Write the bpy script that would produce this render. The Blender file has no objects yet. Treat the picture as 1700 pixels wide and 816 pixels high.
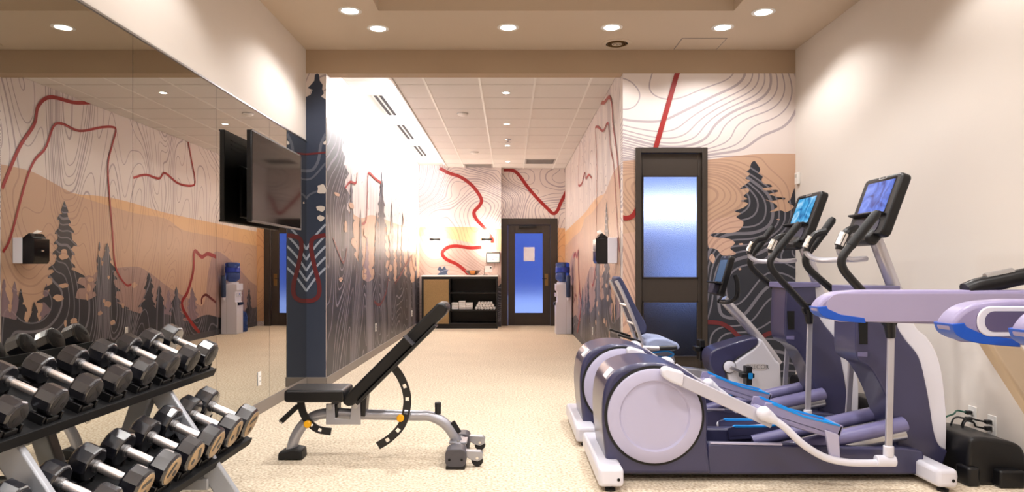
import bpy, bmesh, math, random
from mathutils import Vector, Matrix
from mathutils.geometry import tessellate_polygon

# ------------------------------------------------------------------ camera, world, exposure
SC = bpy.context.scene
COL = SC.collection
F, CX, CY, H = 1150.0, 847.0, 444.0, 1.235      # focal length in px, horizon, eye height
cam_d = bpy.data.cameras.new('camera')
cam_d.sensor_width = 36.0
cam_d.lens = F / 1700.0 * 36.0
cam_d.shift_x = (850.0 - CX) / 1700.0
cam_d.shift_y = (CY - 408.0) / 1700.0
cam_d.clip_start = 0.02
cam = bpy.data.objects.new('camera', cam_d)
cam.location = (0, 0, H)
cam.rotation_euler = (math.radians(90), 0, 0)
COL.objects.link(cam)
SC.camera = cam

world = bpy.data.worlds.new('sky')
world.use_nodes = True
SC.world = world
bg = world.node_tree.nodes['Background']
bg.inputs[0].default_value = (0.36, 0.50, 1.0, 1)
bg.inputs[1].default_value = 1.25

SC.view_settings.view_transform = 'Standard'
SC.view_settings.look = 'None'
SC.view_settings.gamma = 1.0
SC.view_settings.use_curve_mapping = False
SC.view_settings.exposure = 0.28
SC.cycles.use_denoising = True
SC.cycles.max_bounces = 10
SC.cycles.diffuse_bounces = 5
SC.cycles.glossy_bounces = 5
SC.cycles.transmission_bounces = 8
SC.cycles.sample_clamp_indirect = 6.0
SC.cycles.caustics_refractive = False
SC.cycles.caustics_reflective = False

CAN_W = 78.0          # watts of one ceiling downlight of the gym
CAN_C = (1.0, 0.972, 0.955)
HALL_W = 34.0
COVE_W = 115.0
SCONCE_W = 11.0

# ------------------------------------------------------------------ helpers
def P(px, py, Y):
    return Vector(((px - CX) / F * Y, Y, H + (CY - py) / F * Y))

def lin(c):
    return tuple(((v / 255.0) / 12.92 if v / 255.0 <= 0.04045 else ((v / 255.0 + 0.055) / 1.055) ** 2.4) for v in c)

MATS = {}
def mat(name, col, rough=0.5, metal=0.0, var=0.05, scale=6.0, bump=0.0, bscale=200.0, coat=0.0,
        emis=None, es=0.0, trans=0.0, ior=1.45, spec=0.5):
    if name in MATS:
        return MATS[name]
    m = bpy.data.materials.new(name)
    m.use_nodes = True
    nt = m.node_tree
    b = nt.nodes['Principled BSDF']
    c = lin(col)
    b.inputs['Base Color'].default_value = (*c, 1)
    b.inputs['Roughness'].default_value = rough
    b.inputs['Metallic'].default_value = metal
    b.inputs['Coat Weight'].default_value = coat
    b.inputs['Transmission Weight'].default_value = trans
    b.inputs['IOR'].default_value = ior
    b.inputs['Specular IOR Level'].default_value = spec
    tc = nt.nodes.new('ShaderNodeTexCoord')
    if var > 0:
        n = nt.nodes.new('ShaderNodeTexNoise')
        n.inputs['Scale'].default_value = scale
        n.inputs['Detail'].default_value = 3
        nt.links.new(tc.outputs['Object'], n.inputs['Vector'])
        r = nt.nodes.new('ShaderNodeMapRange')
        r.inputs[3].default_value = 1 - var
        r.inputs[4].default_value = 1 + var
        nt.links.new(n.outputs['Fac'], r.inputs[0])
        x = nt.nodes.new('ShaderNodeMix')
        x.data_type = 'RGBA'; x.blend_type = 'MULTIPLY'
        x.inputs[0].default_value = 1
        x.inputs[6].default_value = (*c, 1)
        nt.links.new(r.outputs[0], x.inputs[7])
        nt.links.new(x.outputs[2], b.inputs['Base Color'])
    if bump > 0:
        n2 = nt.nodes.new('ShaderNodeTexNoise')
        n2.inputs['Scale'].default_value = bscale
        n2.inputs['Detail'].default_value = 2
        nt.links.new(tc.outputs['Object'], n2.inputs['Vector'])
        bp = nt.nodes.new('ShaderNodeBump')
        bp.inputs['Strength'].default_value = bump
        bp.inputs['Distance'].default_value = 0.01
        nt.links.new(n2.outputs['Fac'], bp.inputs['Height'])
        nt.links.new(bp.outputs[0], b.inputs['Normal'])
    if emis:
        b.inputs['Emission Color'].default_value = (*lin(emis), 1)
        b.inputs['Emission Strength'].default_value = es
    MATS[name] = m
    return m

def contour_mat(name, base, line, axis, scale=0.75, count=26.0, width=0.008, off=(0, 0, 0), rough=0.42):
    """printed wall covering: flat colour with map contour lines of even width (value noise iso-lines)"""
    m = bpy.data.materials.new(name)
    m.use_nodes = True
    nt = m.node_tree
    L = nt.links
    b = nt.nodes['Principled BSDF']
    b.inputs['Roughness'].default_value = rough
    geo = nt.nodes.new('ShaderNodeNewGeometry')
    e = 0.012
    d1 = (e, 0, 0) if axis == 'x' else (0, e, 0)
    vals = []
    for d in ((0, 0, 0), d1, (0, 0, e)):
        a = nt.nodes.new('ShaderNodeVectorMath'); a.operation = 'ADD'
        a.inputs[1].default_value = (off[0] + d[0], off[1] + d[1], off[2] + d[2])
        L.new(geo.outputs['Position'], a.inputs[0])
        n = nt.nodes.new('ShaderNodeTexNoise')
        n.inputs['Scale'].default_value = scale
        n.inputs['Detail'].default_value = 1.2
        n.inputs['Roughness'].default_value = 0.35
        n.inputs['Distortion'].default_value = 0.5
        sq = nt.nodes.new('ShaderNodeVectorMath'); sq.operation = 'MULTIPLY'
        sq.inputs[1].default_value = (1, 1.25, .48) if axis == 'y' else (1, 1, 1)      # the hall prints run in tall streams
        L.new(a.outputs[0], sq.inputs[0])
        L.new(sq.outputs[0], n.inputs['Vector'])
        k = nt.nodes.new('ShaderNodeMath'); k.operation = 'MULTIPLY'; k.inputs[1].default_value = count
        L.new(n.outputs['Fac'], k.inputs[0])
        vals.append(k.outputs[0])
    def math_(op, a, b_=None):
        k = nt.nodes.new('ShaderNodeMath'); k.operation = op
        for i, v in enumerate((a, b_)):
            if v is None: continue
            if isinstance(v, (int, float)): k.inputs[i].default_value = v
            else: L.new(v, k.inputs[i])
        return k.outputs[0]
    gx = math_('SUBTRACT', vals[1], vals[0]); gz = math_('SUBTRACT', vals[2], vals[0])
    g = math_('SQRT', math_('ADD', math_('MULTIPLY', gx, gx), math_('MULTIPLY', gz, gz)))
    g = math_('MAXIMUM', math_('DIVIDE', g, e), 1.2)
    fr = math_('ABSOLUTE', math_('SUBTRACT', math_('FRACT', vals[0]), 0.5))
    dist = math_('DIVIDE', fr, g)
    idx = math_('MODULO', math_('FLOOR', vals[0]), 4.0)
    thick = math_('LESS_THAN', math_('ABSOLUTE', math_('SUBTRACT', idx, 1.0)), 0.5)
    wdt = math_('MULTIPLY', math_('ADD', math_('MULTIPLY', thick, 0.9), 1.0), width)
    fac = math_('LESS_THAN', dist, wdt)
    x = nt.nodes.new('ShaderNodeMix'); x.data_type = 'RGBA'
    L.new(fac, x.inputs[0])
    x.inputs[6].default_value = (*lin(base), 1)
    x.inputs[7].default_value = (*lin(line), 1)
    L.new(x.outputs[2], b.inputs['Base Color'])
    MATS[name] = m
    return m

class MB:
    def __init__(s):
        s.v = []; s.f = []
    def add(s, v, f):
        o = len(s.v)
        s.v += [Vector(p) for p in v]
        s.f += [tuple(i + o for i in q) for q in f]
        return s
    def box(s, x0, x1, y0, y1, z0, z1):
        return s.add([(x0, y0, z0), (x1, y0, z0), (x1, y1, z0), (x0, y1, z0), (x0, y0, z1), (x1, y0, z1), (x1, y1, z1), (x0, y1, z1)],
                     [(0, 3, 2, 1), (4, 5, 6, 7), (0, 1, 5, 4), (1, 2, 6, 5), (2, 3, 7, 6), (3, 0, 4, 7)])
    def obox(s, c, u, v, w, hu, hv, hw):
        c = Vector(c); u = Vector(u).normalized() * hu; v = Vector(v).normalized() * hv; w = Vector(w).normalized() * hw
        return s.add([c - u - v - w, c + u - v - w, c + u + v - w, c - u + v - w, c - u - v + w, c + u - v + w, c + u + v + w, c - u + v + w],
                     [(0, 3, 2, 1), (4, 5, 6, 7), (0, 1, 5, 4), (1, 2, 6, 5), (2, 3, 7, 6), (3, 0, 4, 7)])
    def beam(s, a, b, wide, thick, up=(0, 1, 0)):
        a = Vector(a); b = Vector(b); u = (b - a); n = Vector(up); w = u.cross(n)
        return s.obox((a + b) / 2, u, n, w, u.length / 2, wide / 2, thick / 2)
    def prism(s, poly, y0, y1):           # poly of (x, z), extruded along y
        n = len(poly)
        return s.add([(p[0], y0, p[1]) for p in poly] + [(p[0], y1, p[1]) for p in poly],
                     [tuple(range(n)), tuple(range(2 * n - 1, n - 1, -1))] + [(i, (i + 1) % n, n + (i + 1) % n, n + i) for i in range(n)])
    def prismx(s, poly, x0, x1):          # poly of (y, z)
        n = len(poly)
        return s.add([(x0, p[0], p[1]) for p in poly] + [(x1, p[0], p[1]) for p in poly],
                     [tuple(range(n)), tuple(range(2 * n - 1, n - 1, -1))] + [(i, (i + 1) % n, n + (i + 1) % n, n + i) for i in range(n)])
    def tube(s, path, r, n=10, flat=1.0, side=None):
        path = [Vector(p) for p in path]
        k = len(path)
        rs = r if isinstance(r, (list, tuple)) else [r] * k
        t = [(path[min(i + 1, k - 1)] - path[max(i - 1, 0)]).normalized() for i in range(k)]
        if side is not None: a = Vector(side)
        else: a = Vector((0, 1, 0)) if abs(t[0].y) < 0.9 else Vector((1, 0, 0))
        rings = []
        for i in range(k):
            a = (a - t[i] * a.dot(t[i]))
            if a.length < 1e-6: a = t[i].orthogonal()
            a.normalize()
            b = t[i].cross(a)
            rings.append([path[i] + a * (math.cos(2 * math.pi * j / n) * rs[i]) + b * (math.sin(2 * math.pi * j / n) * rs[i] * flat) for j in range(n)])
        vs = [p for q in rings for p in q]
        fs = [(i * n + j, i * n + (j + 1) % n, (i + 1) * n + (j + 1) % n, (i + 1) * n + j) for i in range(k - 1) for j in range(n)]
        fs += [tuple(range(n - 1, -1, -1)), tuple((k - 1) * n + j for j in range(n))]
        return s.add(vs, fs)
    def lathe(s, prof, c, axis, n=24, rot=0.0):   # prof of (radius, height)
        c = Vector(c); ax = Vector(axis).normalized()
        a = ax.orthogonal().normalized()
        if abs(ax.y) > 0.99: a = Vector((1, 0, 0))
        if abs(ax.x) > 0.99: a = Vector((0, 0, 1))
        if abs(ax.z) > 0.99: a = Vector((1, 0, 0))
        b = ax.cross(a)
        vs, fs = [], []
        for (r, h) in prof:
            for j in range(n):
                w = 2 * math.pi * j / n + rot
                vs.append(c + ax * h + a * (math.cos(w) * r) + b * (math.sin(w) * r))
        for i in range(len(prof) - 1):
            for j in range(n):
                fs.append((i * n + j, i * n + (j + 1) % n, (i + 1) * n + (j + 1) % n, (i + 1) * n + j))
        if prof[0][0] > 1e-5: fs.append(tuple(range(n - 1, -1, -1)))
        if prof[-1][0] > 1e-5: fs.append(tuple((len(prof) - 1) * n + j for j in range(n)))
        return s.add(vs, fs)
    def ball(s, c, rx, ry=None, rz=None, n=14, m=8):
        ry = ry or rx; rz = rz or rx
        c = Vector(c); vs, fs = [], []
        for i in range(m + 1):
            th = math.pi * i / m
            for j in range(n):
                w = 2 * math.pi * j / n
                vs.append(c + Vector((rx * math.sin(th) * math.cos(w), ry * math.sin(th) * math.sin(w), rz * math.cos(th))))
        for i in range(m):
            for j in range(n):
                fs.append((i * n + j, (i + 1) * n + j, (i + 1) * n + (j + 1) % n, i * n + (j + 1) % n))
        return s.add(vs, fs)
    def rbox(s, x0, x1, y0, y1, z0, z1, r, ax='z', k=4):   # box with rounded corners about one axis
        a0, a1, b0, b1, c0, c1 = {'z': (x0, x1, y0, y1, z0, z1), 'y': (x0, x1, z0, z1, y0, y1), 'x': (y0, y1, z0, z1, x0, x1)}[ax]
        pts = rrect(a0, a1, b0, b1, r, k)
        n = len(pts)
        def mk(p, c): return {'z': (p[0], p[1], c), 'y': (p[0], c, p[1]), 'x': (c, p[0], p[1])}[ax]
        return s.add([mk(p, c0) for p in pts] + [mk(p, c1) for p in pts],
                     [tuple(range(n)), tuple(range(2 * n - 1, n - 1, -1))] + [(i, (i + 1) % n, n + (i + 1) % n, n + i) for i in range(n)])
    def moved(s, M):
        s.v = [M @ p for p in s.v]
        return s

def rrect(a0, a1, b0, b1, r, k=4):
    out = []
    for (ca, cb, st) in ((a1 - r, b1 - r, 0), (a0 + r, b1 - r, 90), (a0 + r, b0 + r, 180), (a1 - r, b0 + r, 270)):
        for i in range(k + 1):
            w = math.radians(st + 90 * i / k)
            out.append((ca + r * math.cos(w), cb + r * math.sin(w)))
    return out

def smoothpath(pts, k=6, closed=False):
    pts = [Vector(p) for p in pts]
    n = len(pts); out = []
    for i in range(n if closed else n - 1):
        if closed:
            p0, p1, p2, p3 = pts[i - 1], pts[i], pts[(i + 1) % n], pts[(i + 2) % n]
        else:
            p0, p1, p2, p3 = pts[max(i - 1, 0)], pts[i], pts[i + 1], pts[min(i + 2, n - 1)]
        for j in range(k):
            t = j / k
            out.append(0.5 * ((2 * p1) + (p2 - p0) * t + (2 * p0 - 5 * p1 + 4 * p2 - p3) * t * t + (3 * p1 - p0 - 3 * p2 + p3) * t ** 3))
    if not closed: out.append(pts[-1])
    return out

BASE = {}
def base_of(o):
    return BASE.get(o.name, Vector((0, 0, 0)))

def obj(name, mb, material, parent=None, bevel=0.0, seg=2, smooth=35, origin=None, recalc=True):
    base = base_of(parent) if parent else Vector(origin or (0, 0, 0))
    me = bpy.data.meshes.new(name)
    me.from_pydata([tuple(p - base) for p in mb.v], [], mb.f)
    if recalc:
        bm = bmesh.new(); bm.from_mesh(me)
        bmesh.ops.recalc_face_normals(bm, faces=bm.faces)
        bm.to_mesh(me); bm.free()
    me.materials.append(material)
    if smooth:
        me.polygons.foreach_set('use_smooth', [True] * len(me.polygons))
        me.set_sharp_from_angle(angle=math.radians(smooth))
    o = bpy.data.objects.new(name, me)
    COL.objects.link(o)
    if parent: o.parent = parent
    else: o.location = base
    BASE[o.name] = base
    if bevel > 0:
        md = o.modifiers.new('bevel', 'BEVEL')
        md.width = bevel; md.segments = seg; md.limit_method = 'ANGLE'; md.angle_limit = math.radians(40)
    return o

def tag(o, label, cat, group=None, kind=None):
    if label: o['label'] = label
    if cat: o['category'] = cat
    if group: o['group'] = group
    if kind: o['kind'] = kind
    return o

def thing(name, label, cat, loc, group=None):
    o = bpy.data.objects.new(name, None)
    o.empty_display_size = 0.1
    COL.objects.link(o)
    o.location = loc
    BASE[o.name] = Vector(loc)
    return tag(o, label, cat, group)

def struct(name, mb, material, label=None, bevel=0.0, smooth=35):
    o = obj(name, mb, material, None, bevel, smooth=smooth)
    o['kind'] = 'structure'
    if label: o['label'] = label
    return o

def copy_tree(o, parent=None, dloc=None):
    c = o.copy()
    COL.objects.link(c)
    c.parent = parent
    if parent: c.matrix_parent_inverse = o.matrix_parent_inverse.copy()
    if dloc: c.location = o.location + Vector(dloc)
    BASE[c.name] = base_of(o) + Vector(dloc or (0, 0, 0))
    for ch in [x for x in bpy.data.objects if x.parent == o]:
        copy_tree(ch, c)
    return c

def light(name, kind, loc, power, parent, color=(1, 1, 1), **kw):
    d = bpy.data.lights.new(name, kind)
    d.energy = power; d.color = color
    for k, v in kw.items():
        if k not in ('rot',): setattr(d, k, v)
    o = bpy.data.objects.new(name, d)
    COL.objects.link(o)
    if parent:
        o.parent = parent
        o.location = Vector(loc) - base_of(parent)
    else: o.location = loc
    if 'rot' in kw: o.rotation_euler = kw['rot']
    return o

def text(name, body, size, M, material, parent, ext=0.0008):
    cu = bpy.data.curves.new(name, 'FONT')
    cu.body = body; cu.size = size; cu.extrude = ext; cu.align_x = 'CENTER'; cu.align_y = 'CENTER'
    cu.materials.append(material)
    tmp = bpy.data.objects.new(name + '_outline', cu)
    COL.objects.link(tmp)
    bpy.context.view_layer.update()
    me = bpy.data.meshes.new_from_object(tmp.evaluated_get(bpy.context.evaluated_depsgraph_get()))
    bpy.data.objects.remove(tmp)
    bpy.data.curves.remove(cu)
    o = bpy.data.objects.new(name, me)
    COL.objects.link(o)
    o.parent = parent
    o.matrix_local = Matrix.Translation(-base_of(parent)) @ M
    BASE[o.name] = base_of(parent)
    return o

def frame_matrix(c, right, up):
    r = Vector(right).normalized(); u = Vector(up).normalized(); n = r.cross(u)
    M = Matrix((r, u, n)).transposed().to_4x4()
    M.translation = Vector(c)
    return M

# ------------------------------------------------------------------ room dimensions (metres)
XL, XR = -2.12, 2.96            # gym side walls
Y1 = 7.19                       # end wall of the gym / mouth of the hall
ZC, ZB = 3.495, 3.25            # gym ceiling, underside of beam
XPL, XPR = -1.91, 1.17          # hall side walls
ZP = 3.34                       # hall ceiling
YB1, YB2, XJ = 14.55, 14.75, -0.19
YBACK = -3.2

# ------------------------------------------------------------------ materials
def carpet_mat():
    m = bpy.data.materials.new('carpet'); m.use_nodes = True
    nt = m.node_tree; b = nt.nodes['Principled BSDF']
    b.inputs['Roughness'].default_value = 0.9
    b.inputs['Specular IOR Level'].default_value = 0.15
    geo = nt.nodes.new('ShaderNodeNewGeometry')
    n = nt.nodes.new('ShaderNodeTexNoise'); n.inputs['Scale'].default_value = 60; n.inputs['Detail'].default_value = 3
    nt.links.new(geo.outputs['Position'], n.inputs['Vector'])
    n2 = nt.nodes.new('ShaderNodeTexNoise'); n2.inputs['Scale'].default_value = 1.3; n2.inputs['Detail'].default_value = 3
    nt.links.new(geo.outputs['Position'], n2.inputs['Vector'])
    cr = nt.nodes.new('ShaderNodeValToRGB')
    cr.color_ramp.elements[0].position = 0.33; cr.color_ramp.elements[0].color = (*lin((186, 166, 138)), 1)
    cr.color_ramp.elements[1].position = 0.62; cr.color_ramp.elements[1].color = (*lin((236, 223, 202)), 1)
    nt.links.new(n.outputs['Fac'], cr.inputs[0])
    mr = nt.nodes.new('ShaderNodeMapRange'); mr.inputs[3].default_value = 0.92; mr.inputs[4].default_value = 1.08
    nt.links.new(n2.outputs['Fac'], mr.inputs[0])
    x = nt.nodes.new('ShaderNodeMix'); x.data_type = 'RGBA'; x.blend_type = 'MULTIPLY'; x.inputs[0].default_value = 1
    nt.links.new(cr.outputs[0], x.inputs[6]); nt.links.new(mr.outputs[0], x.inputs[7])
    nt.links.new(x.outputs[2], b.inputs['Base Color'])
    bp = nt.nodes.new('ShaderNodeBump'); bp.inputs['Strength'].default_value = 0.5; bp.inputs['Distance'].default_value = 0.006
    nt.links.new(n.outputs['Fac'], bp.inputs['Height']); nt.links.new(bp.outputs[0], b.inputs['Normal'])
    return m
CARPET = carpet_mat()
PAINT = mat('wall_paint', (224, 216, 208), 0.75, var=0.02, scale=2, bump=0.03, bscale=120)
CEILP = mat('ceiling_paint', (203, 186, 166), 0.8, var=0.02, scale=2)
BEAMP = mat('shaded_beam_paint', (176, 154, 130), 0.8, var=0.02, scale=2)  # ceiling paint made darker, the beam's shade put into its colour
BASEM = mat('vinyl_base', (128, 120, 114), 0.45, var=0.04)
BASED = mat('vinyl_base_dark', (74, 74, 80), 0.45, var=0.04)
TILE = mat('ceiling_tile', (222, 218, 214), 0.9, var=0.02, scale=30, bump=0.05, bscale=300)
WHITE = mat('white_enamel', (236, 234, 230), 0.45, var=0.01)
DARKWOOD = mat('dark_bronze_paint', (58, 50, 44), 0.45, var=0.05, scale=10)
BLACKWOOD = mat('black_laminate', (22, 20, 20), 0.45, var=0.1, scale=10)
MIRROR = mat('mirror_silver', (202, 201, 195), 0.0, metal=1.0, var=0.0)
STEELB = mat('brushed_steel', (190, 190, 192), 0.32, metal=1.0, var=0.04)
CHROME = mat('chrome', (225, 222, 220), 0.18, metal=1.0, var=0.02)
BRASS = mat('antique_brass', (150, 122, 78), 0.35, metal=1.0, var=0.05)
RUBBER = mat('black_rubber', (16, 16, 18), 0.55, var=0.1, scale=20)
BLACKP = mat('black_plastic', (15, 15, 18), 0.36, var=0.08, scale=20)
BLACKM = mat('black_steel', (16, 16, 19), 0.42, metal=0.0, var=0.06, scale=20, coat=0.15)
VINYL = mat('black_vinyl', (14, 14, 16), 0.38, var=0.1, scale=12, bump=0.08, bscale=400)
SILVERP = mat('silver_paint', (168, 168, 176), 0.3, metal=0.55, var=0.03, coat=0.3)
GREYP = mat('rack_grey_paint', (172, 176, 184), 0.35, metal=0.3, var=0.03)
PURPLE = mat('slate_purple_shell', (58, 58, 90), 0.3, var=0.05, scale=4, coat=0.25)
PURPLEB = mat('purple_shell_light', (112, 109, 150), 0.34, var=0.04, scale=4, coat=0.25)
LAVEN = mat('lavender_plastic', (184, 181, 208), 0.38, var=0.03, scale=4, coat=0.1)
WHITEP = mat('white_plastic', (220, 220, 232), 0.35, var=0.02, coat=0.15)
BLUE = mat('cyan_blue_trim', (20, 142, 226), 0.4, var=0.03)
BLUED = mat('cobalt_blue_trim', (28, 84, 190), 0.4, var=0.03)
SILVT = mat('satin_silver_tube', (196, 194, 202), 0.28, metal=0.6, var=0.02)
YELLOW = mat('yellow_knob', (240, 176, 20), 0.4, var=0.04)
CUSH = mat('blue_grey_cushion', (62, 66, 98), 0.6, var=0.05, bump=0.05, bscale=300)
GAPM = mat('shadow_gap_black', (10, 10, 10), 0.8, var=0)
GLOW = mat('lamp_lens', (255, 250, 240), 0.5, var=0, emis=(255, 246, 236), es=14.0)
GLOWC = mat('cove_lens', (255, 255, 255), 0.5, var=0, emis=(255, 250, 250), es=10.0)
RED = mat('trail_red_print', (150, 34, 32), 0.42, var=0.08, scale=5)
REDD = mat('trail_dark_red_print', (104, 38, 42), 0.42, var=0.08, scale=5)

# wall-covering prints; x = faces the camera, y = faces the hall
PAL = {'sky': ((222, 211, 206), (174, 162, 166)), 'orange': ((220, 178, 134), (198, 156, 120)), 'tan': ((198, 163, 138), (180, 146, 126)),
       'mauve': ((166, 138, 130), (146, 118, 114)), 'pine': ((38, 41, 51), (116, 114, 124)), 'dusk': ((132, 112, 122), (152, 132, 140)),
       'slate': ((62, 76, 100), (128, 134, 152))}
CM = {}
for ax in 'xy':
    for k, (b_, l_) in PAL.items():
        CM[k + ax] = contour_mat('mural_%s_%s' % (k, ax), b_, l_, ax, off=(3.1, 1.7, 0.4),
                                 scale=0.52 if ax == 'x' else 0.62, count=58 if ax == 'x' else 52, width=0.0068 if k != 'pine' else 0.0085)

# ------------------------------------------------------------------ shell of the room
struct('floor', MB().box(-2.4, 3.2, YBACK - .1, YB2 + .1, -0.1, 0.0), CARPET, 'beige speckled carpet running through the gym and hall')
wall_left = struct('wall_left', MB().box(XL - 0.2, XL, YBACK, Y1, 0, 3.9), PAINT, 'cream painted wall above the mirrors')
wall_right = struct('wall_right', MB().box(XR, XR + 0.2, YBACK, Y1 + .15, 0, 3.9), PAINT, 'bare cream wall behind the exercise machines')
struct('wall_back', MB().box(XL - .2, XR + .2, YBACK - .2, YBACK, 0, 3.9), PAINT, 'cream wall behind the viewer')
wall_pl = struct('wall_passage_left', MB().box(XL - .2, XPL, Y1, YB2 + .1, 0, 3.6), CM['skyy'], 'mural wall of dark pines along the left of the hall', smooth=0)
DX0, DX1, DZ = 1.30, 2.045, 2.48
wall_fr = struct('wall_front_right', MB().box(XPR, DX0, Y1, Y1 + .15, 0, ZB).box(DX1, XR, Y1, Y1 + .15, 0, ZB).box(DX0, DX1, Y1, Y1 + .15, DZ, ZB),
                 CM['skyx'], 'mural wall with one big pine beside the glazed door', smooth=0)
wall_pr = struct('wall_passage_right', MB().box(XPR, XPR + .12, Y1 + .15, YB2 + .1, 0, 3.6), CM['skyy'], 'mural wall of hills and pines along the right of the hall', smooth=0)
struct('trim_1', MB().box(XL, XR, Y1 - .002, Y1 + .16, ZB, 3.9), BEAMP, 'tan beam across the mouth of the hall')
wall_b1 = struct('wall_end_left', MB().box(XPL, XJ, YB1, YB2 + .1, 0, 3.5), CM['skyx'], 'mural wall behind the towel cabinet', smooth=0)
BD0, BD1, BDZ = P(832, 0, YB2).x + .001, P(925.5, 0, YB2).x, P(0, 362.5, YB2).z
wall_b2 = struct('wall_end_right', MB().box(BD1, XPR, YB2, YB2 + .1, 0, 3.5).box(XJ, BD1, YB2, YB2 + .1, BDZ, 3.5), CM['skyx'], 'mural wall around the far door', smooth=0)
# gym ceiling with a tray recess
cx0, cx1, cy0, cy1 = -1.16, 1.97, 0.6, 6.1
ceil = struct('ceiling', MB().box(XL, cx0, YBACK, Y1, ZC, 3.9).box(cx1, XR, YBACK, Y1, ZC, 3.9).box(cx0, cx1, cy1, Y1, ZC, 3.9)
              .box(cx0, cx1, YBACK, cy0, ZC, 3.9), CEILP, 'tan plaster ceiling with a tray recess')
struct('ceiling_tray', MB().box(cx0, cx1, cy0, cy1, 3.78, 3.9), CEILP, 'tan plaster top of the ceiling recess')
obj('access_panel', MB().box(1.70, 2.13, 6.83, 7.16, ZC - .004, ZC + .001), CEILP, ceil, bevel=.002)
obj('access_panel_gap', MB().box(1.69, 2.14, 6.82, 7.17, ZC - .0015, ZC + .001), BASEM, ceil)
# baseboards
struct('baseboard_left', MB().box(XL, XL + .012, YBACK, Y1, 0, .1), BASEM, 'grey vinyl base under the mirrors', bevel=.003)
struct('baseboard_passage_left', MB().box(XPL, XPL + .012, Y1 - .012, YB1, 0, .1).box(XL + .012, XPL, Y1 - .012, Y1, 0, .1), BASEM, 'grey vinyl base along the left of the hall', bevel=.003)
struct('baseboard_passage_right', MB().box(XPR - .012, XPR, Y1 - .012, YB2, 0, .1), BASED, 'dark vinyl base along the right of the hall', bevel=.003)
struct('baseboard_front', MB().box(XPR, DX0, Y1 - .012, Y1, 0, .1).box(DX1, XR, Y1 - .012, Y1, 0, .1), BASED, 'dark vinyl base under the pine mural', bevel=.003)
struct('baseboard_right', MB().box(XR - .012, XR, YBACK, Y1 - .012, 0, .1), BASEM, 'grey vinyl base along the right wall', bevel=.003)
struct('baseboard_end', MB().box(XPL + .012, XJ, YB1 - .012, YB1, 0, .1), BASED, 'dark vinyl base behind the towel cabinet', bevel=.003)
# hall ceiling: deck, tiles, tee bars
XCV = -1.33                    # inner edge of the light pocket
pc = struct('ceiling_passage', MB().box(XPL, XPR, Y1 + .16, YB2, ZP + .10, ZP + .2).box(XCV - .004, XCV + .02, Y1 + .16, YB2, ZP - .012, ZP + .1), TILE, 'white tile ceiling over the hall')
xs = [XCV + .02, -.97, -.345, .28, .905, XPR]
ys = [Y1 + .16] + [7.98 + .607 * k for k in range(12)] + [YB2]
ys = [y for i, y in enumerate(ys) if i == 0 or y - ys[i - 1] > .02]
grilles = {(1, 11), (3, 10)}
GRILLE = mat('return_grille', (176, 172, 170), 0.6, var=0.03)
tile_cache = {}
def tilemesh(x0, x1, y0, y1, z):
    return MB().box(x0 + .006, x1 - .006, y0 + .006, y1 - .006, z, z + .02)
for i in range(len(xs) - 1):
    for j in range(len(ys) - 1):
        if (i, j) in grilles: continue
        obj('ceiling_tile', tilemesh(xs[i], xs[i + 1], ys[j], ys[j + 1], ZP), TILE, pc, smooth=0)
for x in xs[1:-1]:
    obj('tee_bar', MB().box(x - .012, x + .012, Y1 + .16, YB2, ZP - .004, ZP + .012), WHITE, pc, smooth=0)
for y in ys[1:-1]:
    obj('tee_bar', MB().box(XCV + .02, XPR, y - .008, y + .008, ZP - .002, ZP + .012), mat('tee_bar_cross', (196, 190, 186), .5, var=.01), pc, smooth=0)
ZK = ZP + .045
for j in range(len(ys) - 1):
    obj('ceiling_tile', tilemesh(XPL, XCV - .004, ys[j], ys[j + 1], ZK), TILE, pc, smooth=0)
for (i, j) in grilles:
    g = thing('return_grille', ('grey louvred return grille in the hall ceiling, left of the far downlight' if i == 1 else
                                'grey louvred return grille in the hall ceiling, right of the far downlight'), 'air grille', ((xs[i] + xs[i + 1]) / 2, (ys[j] + ys[j + 1]) / 2, ZP))
    x0, x1, y0, y1 = xs[i] + .014, xs[i + 1] - .014, ys[j] + .01, ys[j + 1] - .01
    obj('frame', MB().box(x0, x1, y0, y0 + .03, ZP - .006, ZP + .015).box(x0, x1, y1 - .03, y1, ZP - .006, ZP + .015).box(x0, x0 + .03, y0, y1, ZP - .006, ZP + .015).box(x1 - .03, x1, y0, y1, ZP - .006, ZP + .015), GRILLE, g)
    obj('backing', MB().box(x0, x1, y0, y1, ZP + .02, ZP + .025), GRILLE, g)
    for k in range(12):
        yy = y0 + .04 + k * (y1 - y0 - .08) / 11
        obj('slat', MB().obox(((x0 + x1) / 2, yy, ZP + .005), (1, 0, 0), (0, 1, .6), (0, -.6, 1), (x1 - x0) / 2 - .03, .014, .0015), GRILLE, g, smooth=0)
# room beyond the glazed door and ground beyond the far door
struct('wall_next_room', MB().box(1.29, 1.30, 7.34, 9.6, 0, 3.2).box(3.1, 3.2, 7.34, 9.6, 0, 3.2).box(1.29, 3.2, 9.5, 9.6, 0, .95).box(1.29, 3.2, 9.5, 9.6, 2.65, 3.2).box(1.29, 3.2, 9.5, 9.6, 1.42, 1.62)
       .box(1.29, 3.2, 7.34, 9.6, 3.2, 3.3), mat('next_room_paint', (128, 124, 138), .8, var=.02), 'pale wall with a wide window in the next room')
struct('floor_next_room', MB().box(1.29, 3.2, 7.34, 9.6, -.1, 0), mat('maroon_carpet', (104, 62, 66), .9, var=.1, scale=40), 'maroon carpet of the next room')
struct('wall_next_room_panel', MB().box(1.31, 1.85, 8.9, 9.0, 0, 1.6), mat('tan_partition', (204, 166, 140), .8, var=.03), 'low tan partition in the next room')
t = thing('added_glow_bar', 'unseen glowing bar added for the white band in the frosted door glass', 'strip light', (2.1, 8.6, 2.0))  # glowing bar added to put a blurred white band in the pane
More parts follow.
